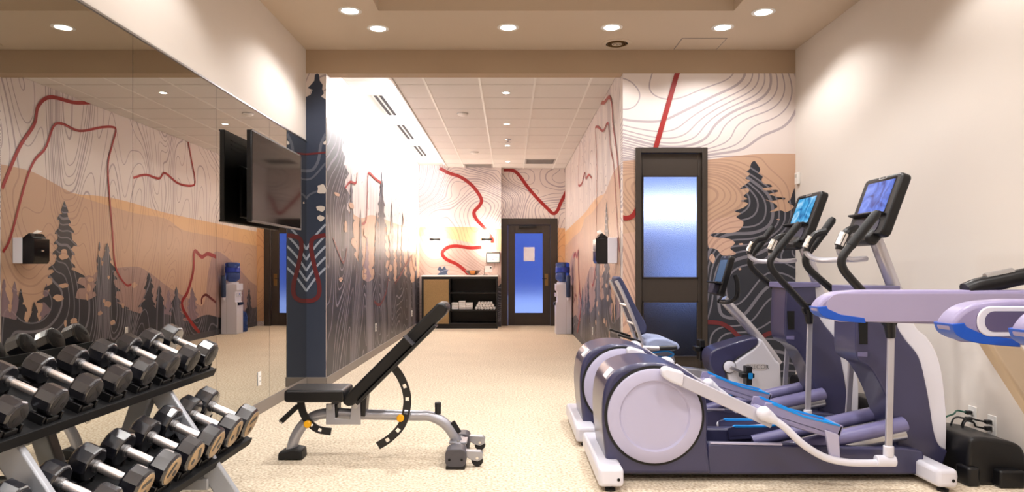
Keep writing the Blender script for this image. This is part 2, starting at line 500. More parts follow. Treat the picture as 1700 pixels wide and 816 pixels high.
obj('lens', MB().box(1.36, 2.95, 8.57, 8.63, 1.93, 2.02), mat('added_glow_lens', (255, 255, 255), .5, var=0, emis=(246, 248, 255), es=6.0), t)
obj('hanger', MB().box(1.6, 1.61, 8.595, 8.605, 2.02, 3.2).box(2.6, 2.61, 8.595, 8.605, 2.02, 3.2), WHITE, t)
def backdrop_mat():
    m = bpy.data.materials.new('blue_backdrop'); m.use_nodes = True; nt = m.node_tree; b = nt.nodes['Principled BSDF']
    b.inputs['Roughness'].default_value = .6
    g = nt.nodes.new('ShaderNodeNewGeometry'); w = nt.nodes.new('ShaderNodeTexWave'); w.inputs['Scale'].default_value = 1.1; w.inputs['Distortion'].default_value = .6
    nt.links.new(g.outputs['Position'], w.inputs['Vector'])
    c = nt.nodes.new('ShaderNodeValToRGB'); c.color_ramp.elements[0].color = (*lin((112, 116, 186)), 1); c.color_ramp.elements[1].color = (*lin((150, 180, 232)), 1)
    nt.links.new(w.outputs['Fac'], c.inputs[0]); nt.links.new(c.outputs[0], b.inputs['Base Color'])
    return m
struct('wall_backdrop', MB().box(-3, 4, 17.0, 17.1, .55, 2.9), backdrop_mat(), 'unseen blue backdrop wall added outside the far door')  # unseen wall added to give the far pane its blue glow
struct('ground_outside', MB().box(-4, 6, YB2 + .1, 24, -.12, -.02), mat('pale_paving', (236, 230, 226), .8, var=.05), 'pale paving outside the far door')

# ------------------------------------------------------------------ murals: thin printed layers on the wall coverings
class Plane:
    def __init__(s, kind, pos, n, parent, a0, a1, z0, z1):
        s.kind, s.pos, s.n, s.parent, s.a0, s.a1, s.z0, s.z1 = kind, pos, n, parent, a0, a1, z0, z1
    def pt(s, a, z, off):
        a = min(max(a, s.a0), s.a1); z = min(max(z, s.z0), s.z1)
        return Vector((a, s.pos + s.n * off, z)) if s.kind == 'x' else Vector((s.pos + s.n * off, a, z))
    def px(s, x, y):                       # photograph pixel -> place on this wall
        if s.kind == 'x': Y = s.pos
        else: Y = s.pos * F / (x - CX)
        return ((x - CX) / F * Y if s.kind == 'x' else Y, H + (CY - y) / F * Y)
    def mir(s, x, y):                      # pixel of the wall's image in the mirror -> place on the wall
        Y = (2 * XL - s.pos) * F / (x - CX)
        return (Y, H + (CY - y) / F * Y)

PN = Plane('x', Y1, -1, wall_fr, XPR, XR, .1, ZB)
PNA = Plane('x', Y1, -1, wall_fr, XPR, DX0 - .001, .1, ZB)
PNB = Plane('x', Y1, -1, wall_fr, DX1 + .001, XR, .1, ZB)
PS = Plane('x', Y1, -1, wall_pl, XL, XPL, .1, ZB)
PL = Plane('y', XPL, 1, wall_pl, Y1, YB1, .1, 3.385)
PR = Plane('y', XPR, -1, wall_pr, Y1 + .15, YB2, .1, ZP)
P1 = Plane('x', YB1, -1, wall_b1, XPL, XJ, .1, ZP)
P2 = Plane('x', YB2, -1, wall_b2, XJ, XPR, .1, ZP)

def decal(pl, pts, name, m, layer):
    pts3 = [pl.pt(a, z, .0012 * layer) for (a, z) in pts]
    out = []
    for p in pts3:
        if not out or (p - out[-1]).length > 1e-5: out.append(p)
    if (out[0] - out[-1]).length < 1e-5: out.pop()
    tris = tessellate_polygon([out])
    mb = MB().add(out, [tuple(t) for t in tris])
    return obj(name, mb, m, pl.parent, smooth=0, recalc=False)

def hill(pl, top, m, layer, z0=None, name='printed_hill'):
    t = smoothpath([(a, z, 0) for a, z in top], 6)
    pts = [(p.x, p.y) for p in t]
    z0 = pl.z0 if z0 is None else z0
    return decal(pl, pts + [(pts[-1][0], z0), (pts[0][0], z0)], name, m, layer)

def ribbon(pl, pts, w, m, layer=7, name='printed_trail'):
    c = smoothpath([(a, z, 0) for a, z in pts], 7)
    L_, R_ = [], []
    for i, p in enumerate(c):
        t = (c[min(i + 1, len(c) - 1)] - c[max(i - 1, 0)])
        if t.length < 1e-7: t = Vector((1, 0, 0))
        t.normalize(); n = Vector((-t.y, t.x, 0)) * (w / 2)
        L_.append(p + n); R_.append(p - n)
    k = len(c)
    vs = [pl.pt(p.x, p.y, .0012 * layer) for p in L_ + R_]
    return obj(name, MB().add(vs, [(i, i + 1, k + i + 1, k + i) for i in range(k - 1)]), m, pl.parent, smooth=0, recalc=False)

def conifer(pl, a, ztop, hw, seed, m, layer, zb=None, tiers=None, name='printed_pine'):
    rnd = random.Random(seed)
    zb = pl.z0 if zb is None else zb
    hgt = ztop - zb
    n = tiers or max(6, int(hgt / .13))
    sides = []
    for sgn in (-1, 1):
        out = []
        for i in range(n):
            t = (i + .6 + .4 * rnd.random()) / n
            w = hw * (t ** .85) * (.65 + .6 * rnd.random())
            z = ztop - hgt * t
            out.append((a + sgn * w * .6, z + hgt / n * .45))
            out.append((a + sgn * w * .95, z + hgt / n * .12))
            out.append((a + sgn * w, z - hgt / n * .08))
            out.append((a + sgn * w * .72, z - hgt / n * .05))
            if rnd.random() < .5: out.append((a + sgn * w * .62, z - hgt / n * .22))
        sides.append(out)
    pts = [(a, ztop)] + sides[1] + [(a + hw * .8, zb), (a - hw * .8, zb)] + sides[0][::-1]
    return decal(pl, pts, name, m, layer)

def blob(pl, a, z, ra, rz, seed, m, layer):
    rnd = random.Random(seed)
    pts = [(a + ra * math.cos(w) * (.7 + .5 * rnd.random()), z + rz * math.sin(w) * (.7 + .5 * rnd.random())) for w in [i * math.pi / 5 for i in range(10)]]
    s = smoothpath([(p[0], p[1], 0) for p in pts], 3, closed=True)
    return decal(pl, [(p.x, p.y) for p in s], 'printed_spot', m, layer)

# gym end wall, right: hills, one big pine, red trail
px = PN.px
hill(PNA, [px(1031, 268), px(1045, 266), px(1060, 265)], CM['tanx'], 1)
hill(PNB, [px(1170, 266), px(1212, 260), px(1265, 255), px(1321, 255)], CM['tanx'], 1)
contour_mat('mural_rose_x', (206, 170, 150), (184, 148, 132), 'x', scale=.52, count=58, width=.0068, off=(3.1, 1.7, .4))
hill(PNA, [px(1031, 389), px(1045, 386), px(1060, 384)], MATS['mural_rose_x'], 2)
hill(PNB, [px(1170, 367), px(1230, 357), px(1280, 362), px(1321, 372)], MATS['mural_rose_x'], 2)
pine = [(1252, 267), (1247, 271), (1244, 281), (1239, 284), (1245, 289), (1237, 296), (1245, 300), (1228, 313), (1241, 312), (1243, 318), (1234, 325), (1241, 330), (1229, 333), (1242, 337),
        (1233, 345), (1219, 350), (1230, 354), (1222, 360), (1234, 368), (1229, 380), (1215, 386), (1184, 387), (1180, 391), (1192, 394), (1210, 396), (1220, 403), (1212, 412), (1222, 421),
        (1200, 424), (1190, 414), (1177, 412), (1172, 418), (1172, 640), (1322, 640), (1322, 335), (1312, 331), (1308, 336), (1318, 343), (1305, 352), (1296, 349), (1277, 352), (1290, 344), (1286, 338),
        (1270, 331), (1282, 333), (1302, 328), (1301, 331), (1285, 325), (1276, 322), (1291, 318), (1288, 315), (1270, 316), (1266, 312), (1281, 310), (1278, 306), (1268, 305), (1264, 299), (1266, 292),
        (1259, 288), (1262, 281), (1256, 271)]
sm = smoothpath([(*px(*p), 0) for p in pine], 3, closed=True)
decal(PNB, [(p.x, p.y) for p in sm], 'printed_pine', CM['pinex'], 3)
for q, (x, y, ra, rz) in enumerate([(1182, 428, .05, .09), (1196, 405, .03, .02), (1228, 446, .03, .02), (1292, 364, .03, .015), (1205, 440, .02, .03), (1230, 405, .04, .02)]):
    blob(PNB, *px(x, y), ra * .55, rz * .55, q, MATS['mural_rose_x'], 4)
ribbon(PN, [px(1125, 118), px(1107, 181), px(1088, 246)], .05, RED)
ribbon(PNA, [px(1031, 360), px(1040, 362), px(1050, 358), px(1058, 346)], .05, RED)
ribbon(PNB, [px(1172, 534), px(1195, 536), px(1212, 545), px(1230, 560), px(1255, 562), px(1280, 552), px(1322, 548)], .045, REDD)
# narrow return beside the mirrors: dark pine top and leaf veins
px = PS.px
decal(PS, [px(*p) for p in [(508, 161), (516, 157), (519, 149), (511, 146), (516, 141), (522, 134), (523, 124), (527, 122), (530, 124), (531, 134), (536, 141), (535, 148), (538, 155), (533, 160), (541, 165), (541, 640), (508, 640)]],
      'printed_pine', mat('mural_slate_plain', (52, 61, 80), .42, var=.06, scale=3), 3)
VEIN = mat('pale_vein_print', (170, 178, 194), .42, var=.05)
VEIN2 = mat('grey_vein_print', (98, 102, 116), .42, var=.05)
for y0, y1 in ((483, 444), (466, 426), (449, 408), (431, 390), (414, 372)):
    ribbon(PS, [px(508.5, y0), px(524, y0 - (y0 - y1) * .55), px(541, y1)], .022, VEIN, 5)
ribbon(PS, [px(508.5, 284), px(520, 281), px(529, 265), px(533, 240), px(541, 222)], .03, VEIN2, 5)
ribbon(PS, [px(508.5, 298), px(520, 294), px(541, 270)], .02, VEIN2, 5)
ribbon(PS, [px(508.5, 330), px(516, 322), px(541, 312)], .02, VEIN2, 5)
ribbon(PS, [px(508.5, 499), px(520, 498), px(529, 490), px(530, 472), px(522, 440), px(517, 410), px(521, 395), px(541, 390)], .045, REDD, 6)
ribbon(PS, [px(508.5, 256), px(541, 253)], .02, REDD, 6)
for q, (x, y, ra, rz) in enumerate([(534, 314, .05, .06), (540, 237, .02, .02), (532, 346, .05, .03), (533, 362, .04, .03)]):
    blob(PS, *px(x, y), ra, rz, q + 9, mat('cream_spot_print', (226, 214, 204), .42, var=.02), 6)
# hall, left wall
px = PL.px
hill(PL, [px(541, 330), px(575, 348), px(600, 362), px(620, 357), px(660, 372), px(697, 380)], CM['tany'], 1)
T1 = [(530, 185), (548, 196), (552, 204), (558, 206), (562, 222), (571, 236), (566, 246), (573, 262), (570, 272), (579, 288), (573, 298), (571, 308), (582, 326), (576, 338), (575, 346), (588, 366), (582, 384), (592, 402), (586, 420), (598, 440), (592, 470), (602, 500), (602, 640), (530, 640)]
decal(PL, [px(*p) for p in T1], 'printed_pine', CM['piney'], 4)
for q, (x, y, hw) in enumerate([(583, 287, .35), (633, 283, .75), (625, 350, .55), (650, 335, .5), (661, 372, .5), (678, 385, .5), (609, 392, .5), (690, 420, .45), (598, 345, .3), (668, 352, .4)]):
    a, z = px(x, y)
    conifer(PL, a, z, hw * 1.3, 40 + q, CM['piney'] if q not in (6,) else CM['dusky'], (4.1 if q != 6 else 3) + q * .07)
hill(PL, [(7.19, 1.5), (8.2, 1.3), (9.2, 1.05), (10.2, 1.15), (11.2, 1.0), (12.4, 1.1), (13.4, .95), (14.55, 1.05)], CM['piney'], 5, name='printed_forest')
for q in range(26):
    rnd = random.Random(100 + q)
    blob(PL, 7.4 + 7 * rnd.random(), 1.0 + 1.2 * rnd.random(), .04 + .12 * rnd.random(), .02 + .06 * rnd.random(), q, CM['tany'], 6.4 + q * .02)
ribbon(PL, [px(600, 372), px(607, 365), px(609, 330), px(610, 292), px(613, 287), px(622, 296), px(632, 303)], .035, RED)
ribbon(PL, [px(572, 312), px(580, 302), px(590, 303), px(592, 286)], .03, RED)
ribbon(PL, [px(655, 470), px(665, 455), px(672, 440), px(682, 425)], .04, REDD)
ribbon(PL, [px(620, 500), px(630, 505), px(640, 485), px(644, 460)], .04, REDD)
ribbon(PL, [px(552, 395), px(566, 432), px(571, 432), px(575, 410)], .03, REDD)
# hall, right wall (read from its image in the mirror)
mr = PR.mir
hill(PR, [(7.34, 2.33), mr(49, 284), mr(88, 304), mr(122, 321), mr(171, 326), mr(216, 336), mr(274, 353), mr(355, 370), (14.75, 2.0)], CM['orangey'], 1)
hill(PR, [(7.34, 2.33), mr(49, 284), mr(88, 304), mr(122, 322), mr(162, 336), mr(220, 353), mr(274, 363), mr(304, 382), mr(355, 392), (13.6, 1.75), (14.75, 1.7)], CM['tany'], 2)
hill(PR, [(8.2, .9), (8.9, 1.15), mr(219, 442), mr(246, 452), mr(278, 476), mr(315, 497), (12.2, .6), (12.4, 1.2), mr(357, 417), mr(384, 434), mr(413, 465), (14.75, .85)], CM['mauvey'], 3)
for q, (x, y, hw, k) in enumerate([(104, 333, .55, 'pine'), (163, 400, .22, 'pine'), (176, 403, .55, 'pine'), (245, 452, .42, 'pine'), (262, 472, .3, 'pine'), (291, 475, .36, 'pine'), (344, 462, .42, 'pine'),
                                   (278, 480, .3, 'dusk'), (317, 476, .42, 'dusk'), (412, 478, .3, 'pine'), (32, 478, .2, 'pine'), (54, 500, .2, 'pine'), (4, 462, .22, 'dusk'), (22, 466, .2, 'dusk'), (75, 470, .25, 'dusk'), (390, 490, .3, 'dusk'), (402, 480, .2, 'dusk')]):
    a, z = mr(x, y)
    conifer(PR, a, z, hw * 1.2, 70 + q, CM[k + 'y'], (4 if k == 'dusk' else 5) + q * .05)
hill(PR, [(7.34, .72), (7.9, .62), (8.4, .85), (9.3, .75), (10.2, .55), (10.9, .5), (11.6, .34), (12.3, .4), (13.0, .3), (14.0, .35), (14.75, .4)], CM['piney'], 6.0, name='printed_forest')
for q in range(22):
    rnd = random.Random(300 + q)
    blob(PR, 8.0 + 2.0 * rnd.random(), .45 + 1.0 * rnd.random(), .03 + .09 * rnd.random(), .015 + .05 * rnd.random(), q, CM['tany'], 6.4 + q * .02)
ribbon(PR, [mr(0, 313), mr(29, 245), mr(54, 206), mr(61, 176), mr(81, 161), mr(120, 170), mr(147, 170)], .045, RED)
ribbon(PR, [mr(2, 418), mr(15, 392), mr(39, 304), mr(54, 267), mr(73, 245), mr(86, 210), mr(100, 205), mr(130, 217), mr(167, 211), mr(186, 211), mr(190, 217), mr(184, 240), mr(177, 274), mr(180, 333), mr(184, 380), mr(188, 434), mr(196, 458), mr(208, 473), mr(216, 471)], .032, RED)
ribbon(PR, [mr(219, 295), mr(240, 290), mr(262, 296), mr(272, 287), mr(294, 304), mr(316, 308), mr(322, 300), mr(316, 265), mr(310, 233)], .035, RED)
ribbon(PR, [mr(357, 426), mr(343, 421), mr(333, 426), mr(321, 417), mr(319, 449), mr(310, 483), mr(300, 503), mr(310, 527), mr(330, 553)], .07, RED)
ribbon(PR, [mr(333, 505), mr(333, 495), mr(340, 489), mr(350, 496), mr(357, 502)], .045, REDD)
# end walls
px = P1.px
hill(P1, [px(695, 377), px(740, 376), px(790, 377), px(834, 380)], CM['orangex'], 1)
hill(P1, [px(695, 391), px(725, 394), px(760, 398), px(800, 408), px(834, 416)], contour_mat('mural_taupe_x', (188, 164, 154), (170, 146, 138), 'x', scale=.52, count=58, width=.0068, off=(3.1, 1.7, .4)), 2)
decal(P1, [px(*p) for p in [(725, 457), (731, 450), (726, 447), (730, 441), (734, 446), (738, 441), (741, 447), (745, 447), (742, 452), (744, 457)]], 'printed_pine', CM['slatex'], 3)
decal(P1, [px(*p) for p in [(827, 475), (832, 470), (834, 560), (826, 560)]], 'printed_pine', CM['pinex'], 3)
ribbon(P1, [px(730, 279), px(745, 287), px(765, 294), px(785, 309), px(799, 330), px(796, 341), px(787, 352), px(792, 365), px(806, 380), px(816, 395), px(817, 403)], .07, RED, 4)
ribbon(P1, [px(800, 410), px(780, 411), px(757, 408), px(742, 411), px(734, 420), px(741, 430), px(758, 438), px(772, 449), px(780, 458)], .07, RED, 4)
px = P2.px
hill(P2, [px(926, 378), px(945, 379)], CM['orangex'], 1)
ribbon(P2, [px(836, 282), px(852, 283), px(862, 291), px(875, 309), px(892, 329), px(908, 345), px(918, 354), px(925, 350), px(932, 334), px(944, 311)], .07, RED, 4)

# ------------------------------------------------------------------ doors
FROST = mat('pebbled_glass', (232, 238, 250), 0.42, var=0, trans=1.0, ior=1.2, bump=0.8, bscale=110)
y0 = Y1 - .02
d1 = thing('door_1', 'tall dark bronze door with two panes of frosted glass', 'door', ((DX0 + DX1) / 2, Y1, 0)); d1['kind'] = 'structure'
obj('door_frame', MB().box(DX0, DX0 + .056, y0, Y1 + .15, 0, DZ).box(DX1 - .056, DX1, y0, Y1 + .15, 0, DZ).box(DX0 + .056, DX1 - .056, y0, Y1 + .15, DZ - .056, DZ), DARKWOOD, d1, bevel=.004)
lx0, lx1 = DX0 + .056, DX1 - .056
gx0, gx1 = 1.375, 1.955
leaf = obj('door_leaf', MB().box(lx0, gx0, Y1 + .02, Y1 + .065, 0.01, DZ - .06).box(gx1, lx1, Y1 + .02, Y1 + .065, 0.01, DZ - .06).box(gx0, gx1, Y1 + .02, Y1 + .065, 0.01, .305)
           .box(gx0, gx1, Y1 + .02, Y1 + .065, .885, 1.126).box(gx0, gx1, Y1 + .02, Y1 + .065, 2.19, DZ - .06), DARKWOOD, d1, bevel=.003)
for (a, b) in ((.305, .885), (1.126, 2.19)):
    obj('glass_pane', MB().box(gx0 + .001, gx1 - .001, Y1 + .036, Y1 + .044, a + .001, b - .001), FROST, d1, smooth=0)
    obj('glazing_bead', MB().box(gx0, gx1, Y1 + .01, Y1 + .03, a, a + .012).box(gx0, gx1, Y1 + .01, Y1 + .03, b - .012, b).box(gx0, gx0 + .012, Y1 + .01, Y1 + .03, a, b).box(gx1 - .012, gx1, Y1 + .01, Y1 + .03, a, b), DARKWOOD, leaf)
d2 = thing('door_2', 'dark bronze door with one tall frosted pane at the end of the hall', 'door', ((BD0 + BD1) / 2, YB2, 0)); d2['kind'] = 'structure'
q = lambda x: P(x, 0, YB2).x
z = lambda y: P(0, y, YB2).z
yf = YB2 - .03
BD0 = XJ + .001
obj('door_frame', MB().box(BD0, q(843), yf, YB2 + .1, 0, BDZ).box(q(913.5), BD1, yf, YB2 + .1, 0, BDZ).box(q(843), q(913.5), yf, YB2 + .1, z(373), BDZ), DARKWOOD, d2, bevel=.004)
a0, a1, b0, b1 = q(855), q(901), z(519), z(387)
leaf = obj('door_leaf', MB().box(q(843.3), a0, YB2, YB2 + .045, .012, z(373.3)).box(a1, q(913.2), YB2, YB2 + .045, .012, z(373.3)).box(a0, a1, YB2, YB2 + .045, .012, b0).box(a0, a1, YB2, YB2 + .045, b1, z(373.3)), DARKWOOD, d2, bevel=.003)
obj('glass_pane', MB().box(a0 + .001, a1 - .001, YB2 + .018, YB2 + .026, b0 + .001, b1 - .001), FROST, d2, smooth=0)
obj('glazing_bead', MB().box(a0 - .015, a1 + .015, YB2 - .012, YB2 + .002, b0 - .022, b0).box(a0 - .015, a1 + .015, YB2 - .008, YB2 + .002, b1, b1 + .015), DARKWOOD, leaf)
hd = obj('handle_plate', MB().box(q(904.3), q(910), YB2 - .014, YB2, z(474), z(454)), BRASS, leaf, bevel=.003)
obj('lever_handle', MB().tube([(q(907), YB2, z(462)), (q(907), YB2 - .05, z(462)), (q(900), YB2 - .05, z(462))], .009), BLACKM, leaf)
obj('door_closer', MB().box(q(861), q(890), YB2 - .06, YB2, z(378), z(374)), BLACKM, d2, bevel=.004)
obj('threshold', MB().box(q(843), q(913.5), YB2 - .02, YB2 + .1, 0, .012), STEELB, d2)
tag(obj('notice_sheet', MB().box(q(869.5), q(887.5), YB2 + .012, YB2 + .016, z(433), z(410)), mat('paper', (226, 224, 236), .8, var=.02), origin=(q(878), YB2 + .014, z(433)), smooth=0), 'blank white notice sheet taped to the far door glass', 'notice')

# ------------------------------------------------------------------ mirrors
mlabels = ['mirror panel nearest the viewer, beside the near end of the dumbbell rack', 'frameless mirror panel showing the wipes dispenser and biggest pine', 'frameless mirror panel behind the far end of the dumbbell rack',
           'frameless mirror panel behind the near half of the television, showing the water cooler', 'last mirror panel against the dark blue return wall']
sm_ = [1.68, 2.78, 3.88, 4.98, 6.08, 7.186]
for i in range(5):
    m = thing('wall_mirror', mlabels[i], 'mirror', (XL, (sm_[i] + sm_[i + 1]) / 2, .1), 'wall of mirror panels')
    obj('mirror_glass', MB().box(XL, XL + .006, sm_[i] + .0025, sm_[i + 1] - .0025, .101, 2.535), MIRROR, m, smooth=0)
    obj('polished_edge', MB().box(XL, XL + .0055, sm_[i + 1] - .0024, sm_[i + 1] - .0004, .101, 2.535), mat('glass_edge', (44, 66, 74), .2, var=.02), m, smooth=0)
struct('trim_2', MB().box(XL, XL + .014, 1.68, Y1 - .003, 2.537, 2.549), STEELB, 'slim metal channel along the top of the mirrors')
for (y_, z_) in ((7.10, 1.90),):
    tag(obj('mirror_clip', MB().lathe([(.012, 0), (.012, .006), (.006, .009)], (XL + .006, y_, z_), (1, 0, 0), 12), CHROME, origin=(XL, y_, z_)), 'round chrome clip at the mirror edge near the dark return wall', 'mirror clip')

# ------------------------------------------------------------------ lights
def downlight(x, y, z, r, label, group, power, color, spot=True, size=138, blend=.35):
    t = thing('downlight', label, 'ceiling light', (x, y, z), group)
    obj('trim_ring', MB().lathe([(r * .8, .001), (r * .8, -.004), (r, -.006), (r * 1.12, -.003), (r * 1.12, .001)], (x, y, z), (0, 0, 1), 28), WHITE, t)
    obj('lens', MB().lathe([(r * .8, -.002), (r * .8, .002)], (x, y, z), (0, 0, 1), 28), GLOW, t)
    light('lamp', 'SPOT', (x, y, z - .012), power, t, color, spot_size=math.radians(size), spot_blend=blend, shadow_soft_size=.06)
    return t
gl = 'downlights in the gym ceiling'
cans = [(-1.41, 6.10, 'downlight over the mirrors at the left corner of the ceiling tray'), (-1.25, 6.55, 'downlight in the gym ceiling nearest the dark return wall'), (-.02, 6.52, 'downlight near the middle of the gym ceiling edge'),
        (.955, 6.52, 'downlight just in front of the round ceiling vent'), (2.0, 6.52, 'downlight just in front of the ceiling access panel'), (2.24, 6.13, 'downlight nearest the right wall at the corner of the ceiling tray')]
for (x, y, lb) in cans:
    downlight(x, y, ZC, .092, lb, gl, CAN_W * (.62 if y < 6.3 else .72), CAN_C)
for y in (3.9, 1.7, -.6):
    for x, sd in ((-1.41, 'mirror'), (2.24, 'bare')):
        downlight(x, y, ZC, .092, 'downlight over the %s wall, %s' % (sd, {3.9: 'third from the far end', 1.7: 'over the viewer', -.6: 'behind the viewer'}[y]), gl, CAN_W * .85, CAN_C)
for x, y, w in ((-.35, 4.6, 'far left'), (1.2, 4.6, 'far right'), (-.35, 2.2, 'near left'), (1.2, 2.2, 'near right')):
    downlight(x, y, 3.78, .092, 'downlight in the %s of the ceiling tray' % w, 'downlights in the ceiling tray', CAN_W * 2.0, CAN_C, size=120)
for x, y, w in ((-.35, -1.4, 'left'), (1.2, -1.4, 'right')):  # unseen pair added to light the surfaces that face the viewer
    downlight(x, y, ZC, .092, 'unseen downlight added behind the viewer, %s of the pair' % w, gl, CAN_W * 2.0, CAN_C, size=150)
hl = 'downlights in the hall ceiling'
for y, lb in ((8.34, 'nearest downlight in the white hall ceiling'), (10.15, 'second downlight along the white hall ceiling'), (11.95, 'third downlight along the hall ceiling, behind the sprinkler'), (13.75, 'farthest downlight in the hall ceiling, by the far door')):
    downlight(-.05, y, ZP, .05, lb, hl, HALL_W, (1, .94, .88), size=150)
# linear light in the pocket over the left hall wall
t = thing('cove_light', 'long glowing strip light in the ceiling pocket over the pine mural', 'strip light', (XCV, 11.0, ZP))
obj('housing', MB().box(XCV - .03, XCV - .004, 7.98, 14.0, ZP + .036, ZP + .042), WHITE, t)
obj('diffuser', MB().box(XCV - .012, XCV - .005, 7.98, 14.0, ZP - .01, ZP + .036), GLOWC, t)
light('lamp', 'AREA', (XCV - .03, 11.0, ZP + .008), COVE_W, t, (1, .96, .96), shape='RECTANGLE', size=.05, size_y=6.0, rot=(0, math.radians(62), 0))

# slot diffusers beside it
for k, (ya, yb) in enumerate(((8.63, 9.74), (10.4, 11.55), (12.2, 13.35))):
    t = thing('slot_diffuser', ['nearest', 'middle', 'farthest'][k] + ' twin-slot air diffuser beside the strip light', 'air diffuser', (-1.65, (ya + yb) / 2, ZK), 'twin slot air diffusers')
    obj('frame', MB().box(-1.73, -1.57, ya - .03, yb + .03, ZK - .006, ZK + .001), WHITE, t)
    for xx in (-1.685, -1.615):
        obj('slot', MB().box(xx - .02, xx + .02, ya, yb, ZK - .009, ZK - .005), GAPM, t, smooth=0)

# ------------------------------------------------------------------ small ceiling and wall fittings
x, y = P(1024, 72, 2.26 * F / 372).x, 2.26 * F / 372
t = thing('ceiling_vent', 'round ceiling air vent with dark concentric rings', 'air vent', (x, y, ZC))
obj('flange', MB().lathe([(.11, .001), (.11, -.008), (.15, -.004), (.15, .001)], (x, y, ZC), (0, 0, 1), 32), CEILP, t)
obj('backing', MB().lathe([(.11, -.001), (.11, .001)], (x, y, ZC), (0, 0, 1), 32), GAPM, t)
for r in (.085, .062, .039, .016):
    obj('ring', MB().lathe([(r, -.002), (r, -.012), (r + .012, -.012), (r + .012, -.002)], (x, y, ZC), (0, 0, 1), 28), BRASS if r > .05 else CEILP, t)
for (px_, py_, nm, lb) in ((768, 188, 'smoke_detector', 'white disc smoke detector in the near hall ceiling'), (788, 252, 'smoke_detector', 'white disc smoke detector far down the hall ceiling')):
    yy = (ZP - H) * F / (CY - py_); xx = (px_ - CX) / F * yy
    t = thing(nm, lb, 'smoke detector', (xx, yy, ZP), 'smoke detectors')
    obj('body', MB().lathe([(.07, 0), (.07, -.02), (.05, -.035), (.0, -.038)], (xx, yy, ZP), (0, 0, 1), 20), WHITE, t)
    obj('base_ring', MB().lathe([(.08, .001), (.08, -.006), (.07, -.006)], (xx, yy, ZP), (0, 0, 1), 20), GRILLE, t)
yy = (ZP - H) * F / (CY - 231); xx = P(843.5, 0, yy).x
t = thing('sprinkler', 'small fire sprinkler head hanging from the hall ceiling', 'sprinkler', (xx, yy, ZP))
obj('escutcheon', MB().lathe([(.05, .001), (.05, -.006), (.02, -.014)], (xx, yy, ZP), (0, 0, 1), 16), STEELB, t)
obj('deflector', MB().lathe([(.012, -.014), (.012, -.05), (.045, -.052), (.045, -.056)], (xx, yy, ZP), (0, 0, 1), 16), STEELB, t)

def wall_plate(name, label, c, n, up=(0, 0, 1), w=.072, h=.115, sockets=2, group='wall outlets'):
    c = Vector(c); n = Vector(n); u = Vector(up); r = u.cross(n)
    t = thing(name, label, 'outlet', c - u * h / 2, group)
    obj('cover_plate', MB().obox(c + n * .003, r, u, n, w / 2, h / 2, .003), WHITE, t, bevel=.002)
    for k in range(sockets):
        s = obj('socket', MB().obox(c + n * .0065 + u * ((k - .5) * .04), r, u, n, .017, .014, .0015), WHITE, t, bevel=.001)
        obj('slots', MB().obox(c + n * .0083 + u * ((k - .5) * .04) + r * .006, r, u, n, .0015, .005, .0006).obox(c + n * .0083 + u * ((k - .5) * .04) - r * .006, r, u, n, .0015, .005, .0006), GAPM, s, smooth=0)
    return t
a, z_ = PL.px(622.6, 543)
wall_plate('outlet', 'white outlet low on the pine mural, nearer of the two in the hall', (XPL + .008, a, z_), (1, 0, 0))
a, z_ = PL.px(683, 519.6)
wall_plate('outlet', 'white outlet low on the pine mural, near the towel cabinet', (XPL + .008, a, z_), (1, 0, 0))
a, z_ = PR.mir(207, 549)
wall_plate('outlet', 'white outlet low on the right hall wall, seen in the mirror', (XPR - .009, a, z_), (-1, 0, 0))
wall_plate('outlet', 'white outlet on the right wall behind the machines, farther of the pair', (XR, 4.43, .29), (-1, 0, 0), w=.075, h=.12)
wall_plate('outlet', 'white outlet on the right wall nearer the black box', (XR, 4.25, .27), (-1, 0, 0), w=.075, h=.12)
a = 2.12 * F / (847 - 429); z_ = H + (CY - 628) / F * a
wall_plate('outlet', 'outlet set into the mirror near the bench', (XL + .006, a, z_), (1, 0, 0))
t = thing('wall_sensor', 'small white sensor box high in the corner by the big pine', 'sensor', (XR - .03, 7.1, 2.09))
obj('body', MB().box(XR - .03, XR, 7.07, 7.14, 2.09, 2.21), WHITE, t, bevel=.005)
obj('lens', MB().box(XR - .034, XR - .029, 7.085, 7.125, 2.16, 2.19), mat('grey_lens', (190, 190, 186), .3), t, bevel=.001)

# wipes dispenser on the right hall wall
yn = 7.5
zc0, zc1 = P(0, 437, yn).z, P(0, 394, yn).z
t = thing('wipes_dispenser', 'black and white wipes dispenser on the right hall wall', 'dispenser', (XPR, yn + .12, zc0))
obj('housing', MB().box(XPR - .115, XPR - .008, yn, yn + .26, zc0, zc1), WHITEP, t, bevel=.006)
bx = lambda v: P(v, 0, yn).x
cov = obj('cover', MB().prism([(bx(1010), zc0 - .004), (bx(992), zc0 - .002), (bx(989), zc0 + .03), (bx(989), zc1 - .01), (bx(1010), zc1 + .004)], yn + .004, yn + .256), mat('smoked_black_plastic', (14, 13, 18), .2, var=.05), t, bevel=.006)
obj('cap', MB().prism([(bx(993), zc1 - .003), (bx(997), zc1 + .04), (bx(1000), zc1 + .052), (bx(1009), zc1 + .01), (bx(1010), zc1)], yn + .02, yn + .24), MATS['smoked_black_plastic'], t, bevel=.005)
obj('wipe', MB().add([(bx(994), yn + .1, zc1 + .05), (bx(1004), yn + .1, zc1 + .045), (bx(1003), yn + .17, zc1 + .06), (bx(994), yn + .18, zc1 + .075), (bx(999), yn + .14, zc1 + .09)], [(0, 1, 4), (1, 2, 4), (2, 3, 4), (3, 0, 4), (0, 3, 2, 1)]), WHITE, t)
obj('latch', MB().box(bx(986.5), bx(989.5), yn + .1, yn + .14, (zc0 + zc1) / 2 - .01, (zc0 + zc1) / 2 + .01), CHROME, t, bevel=.003)

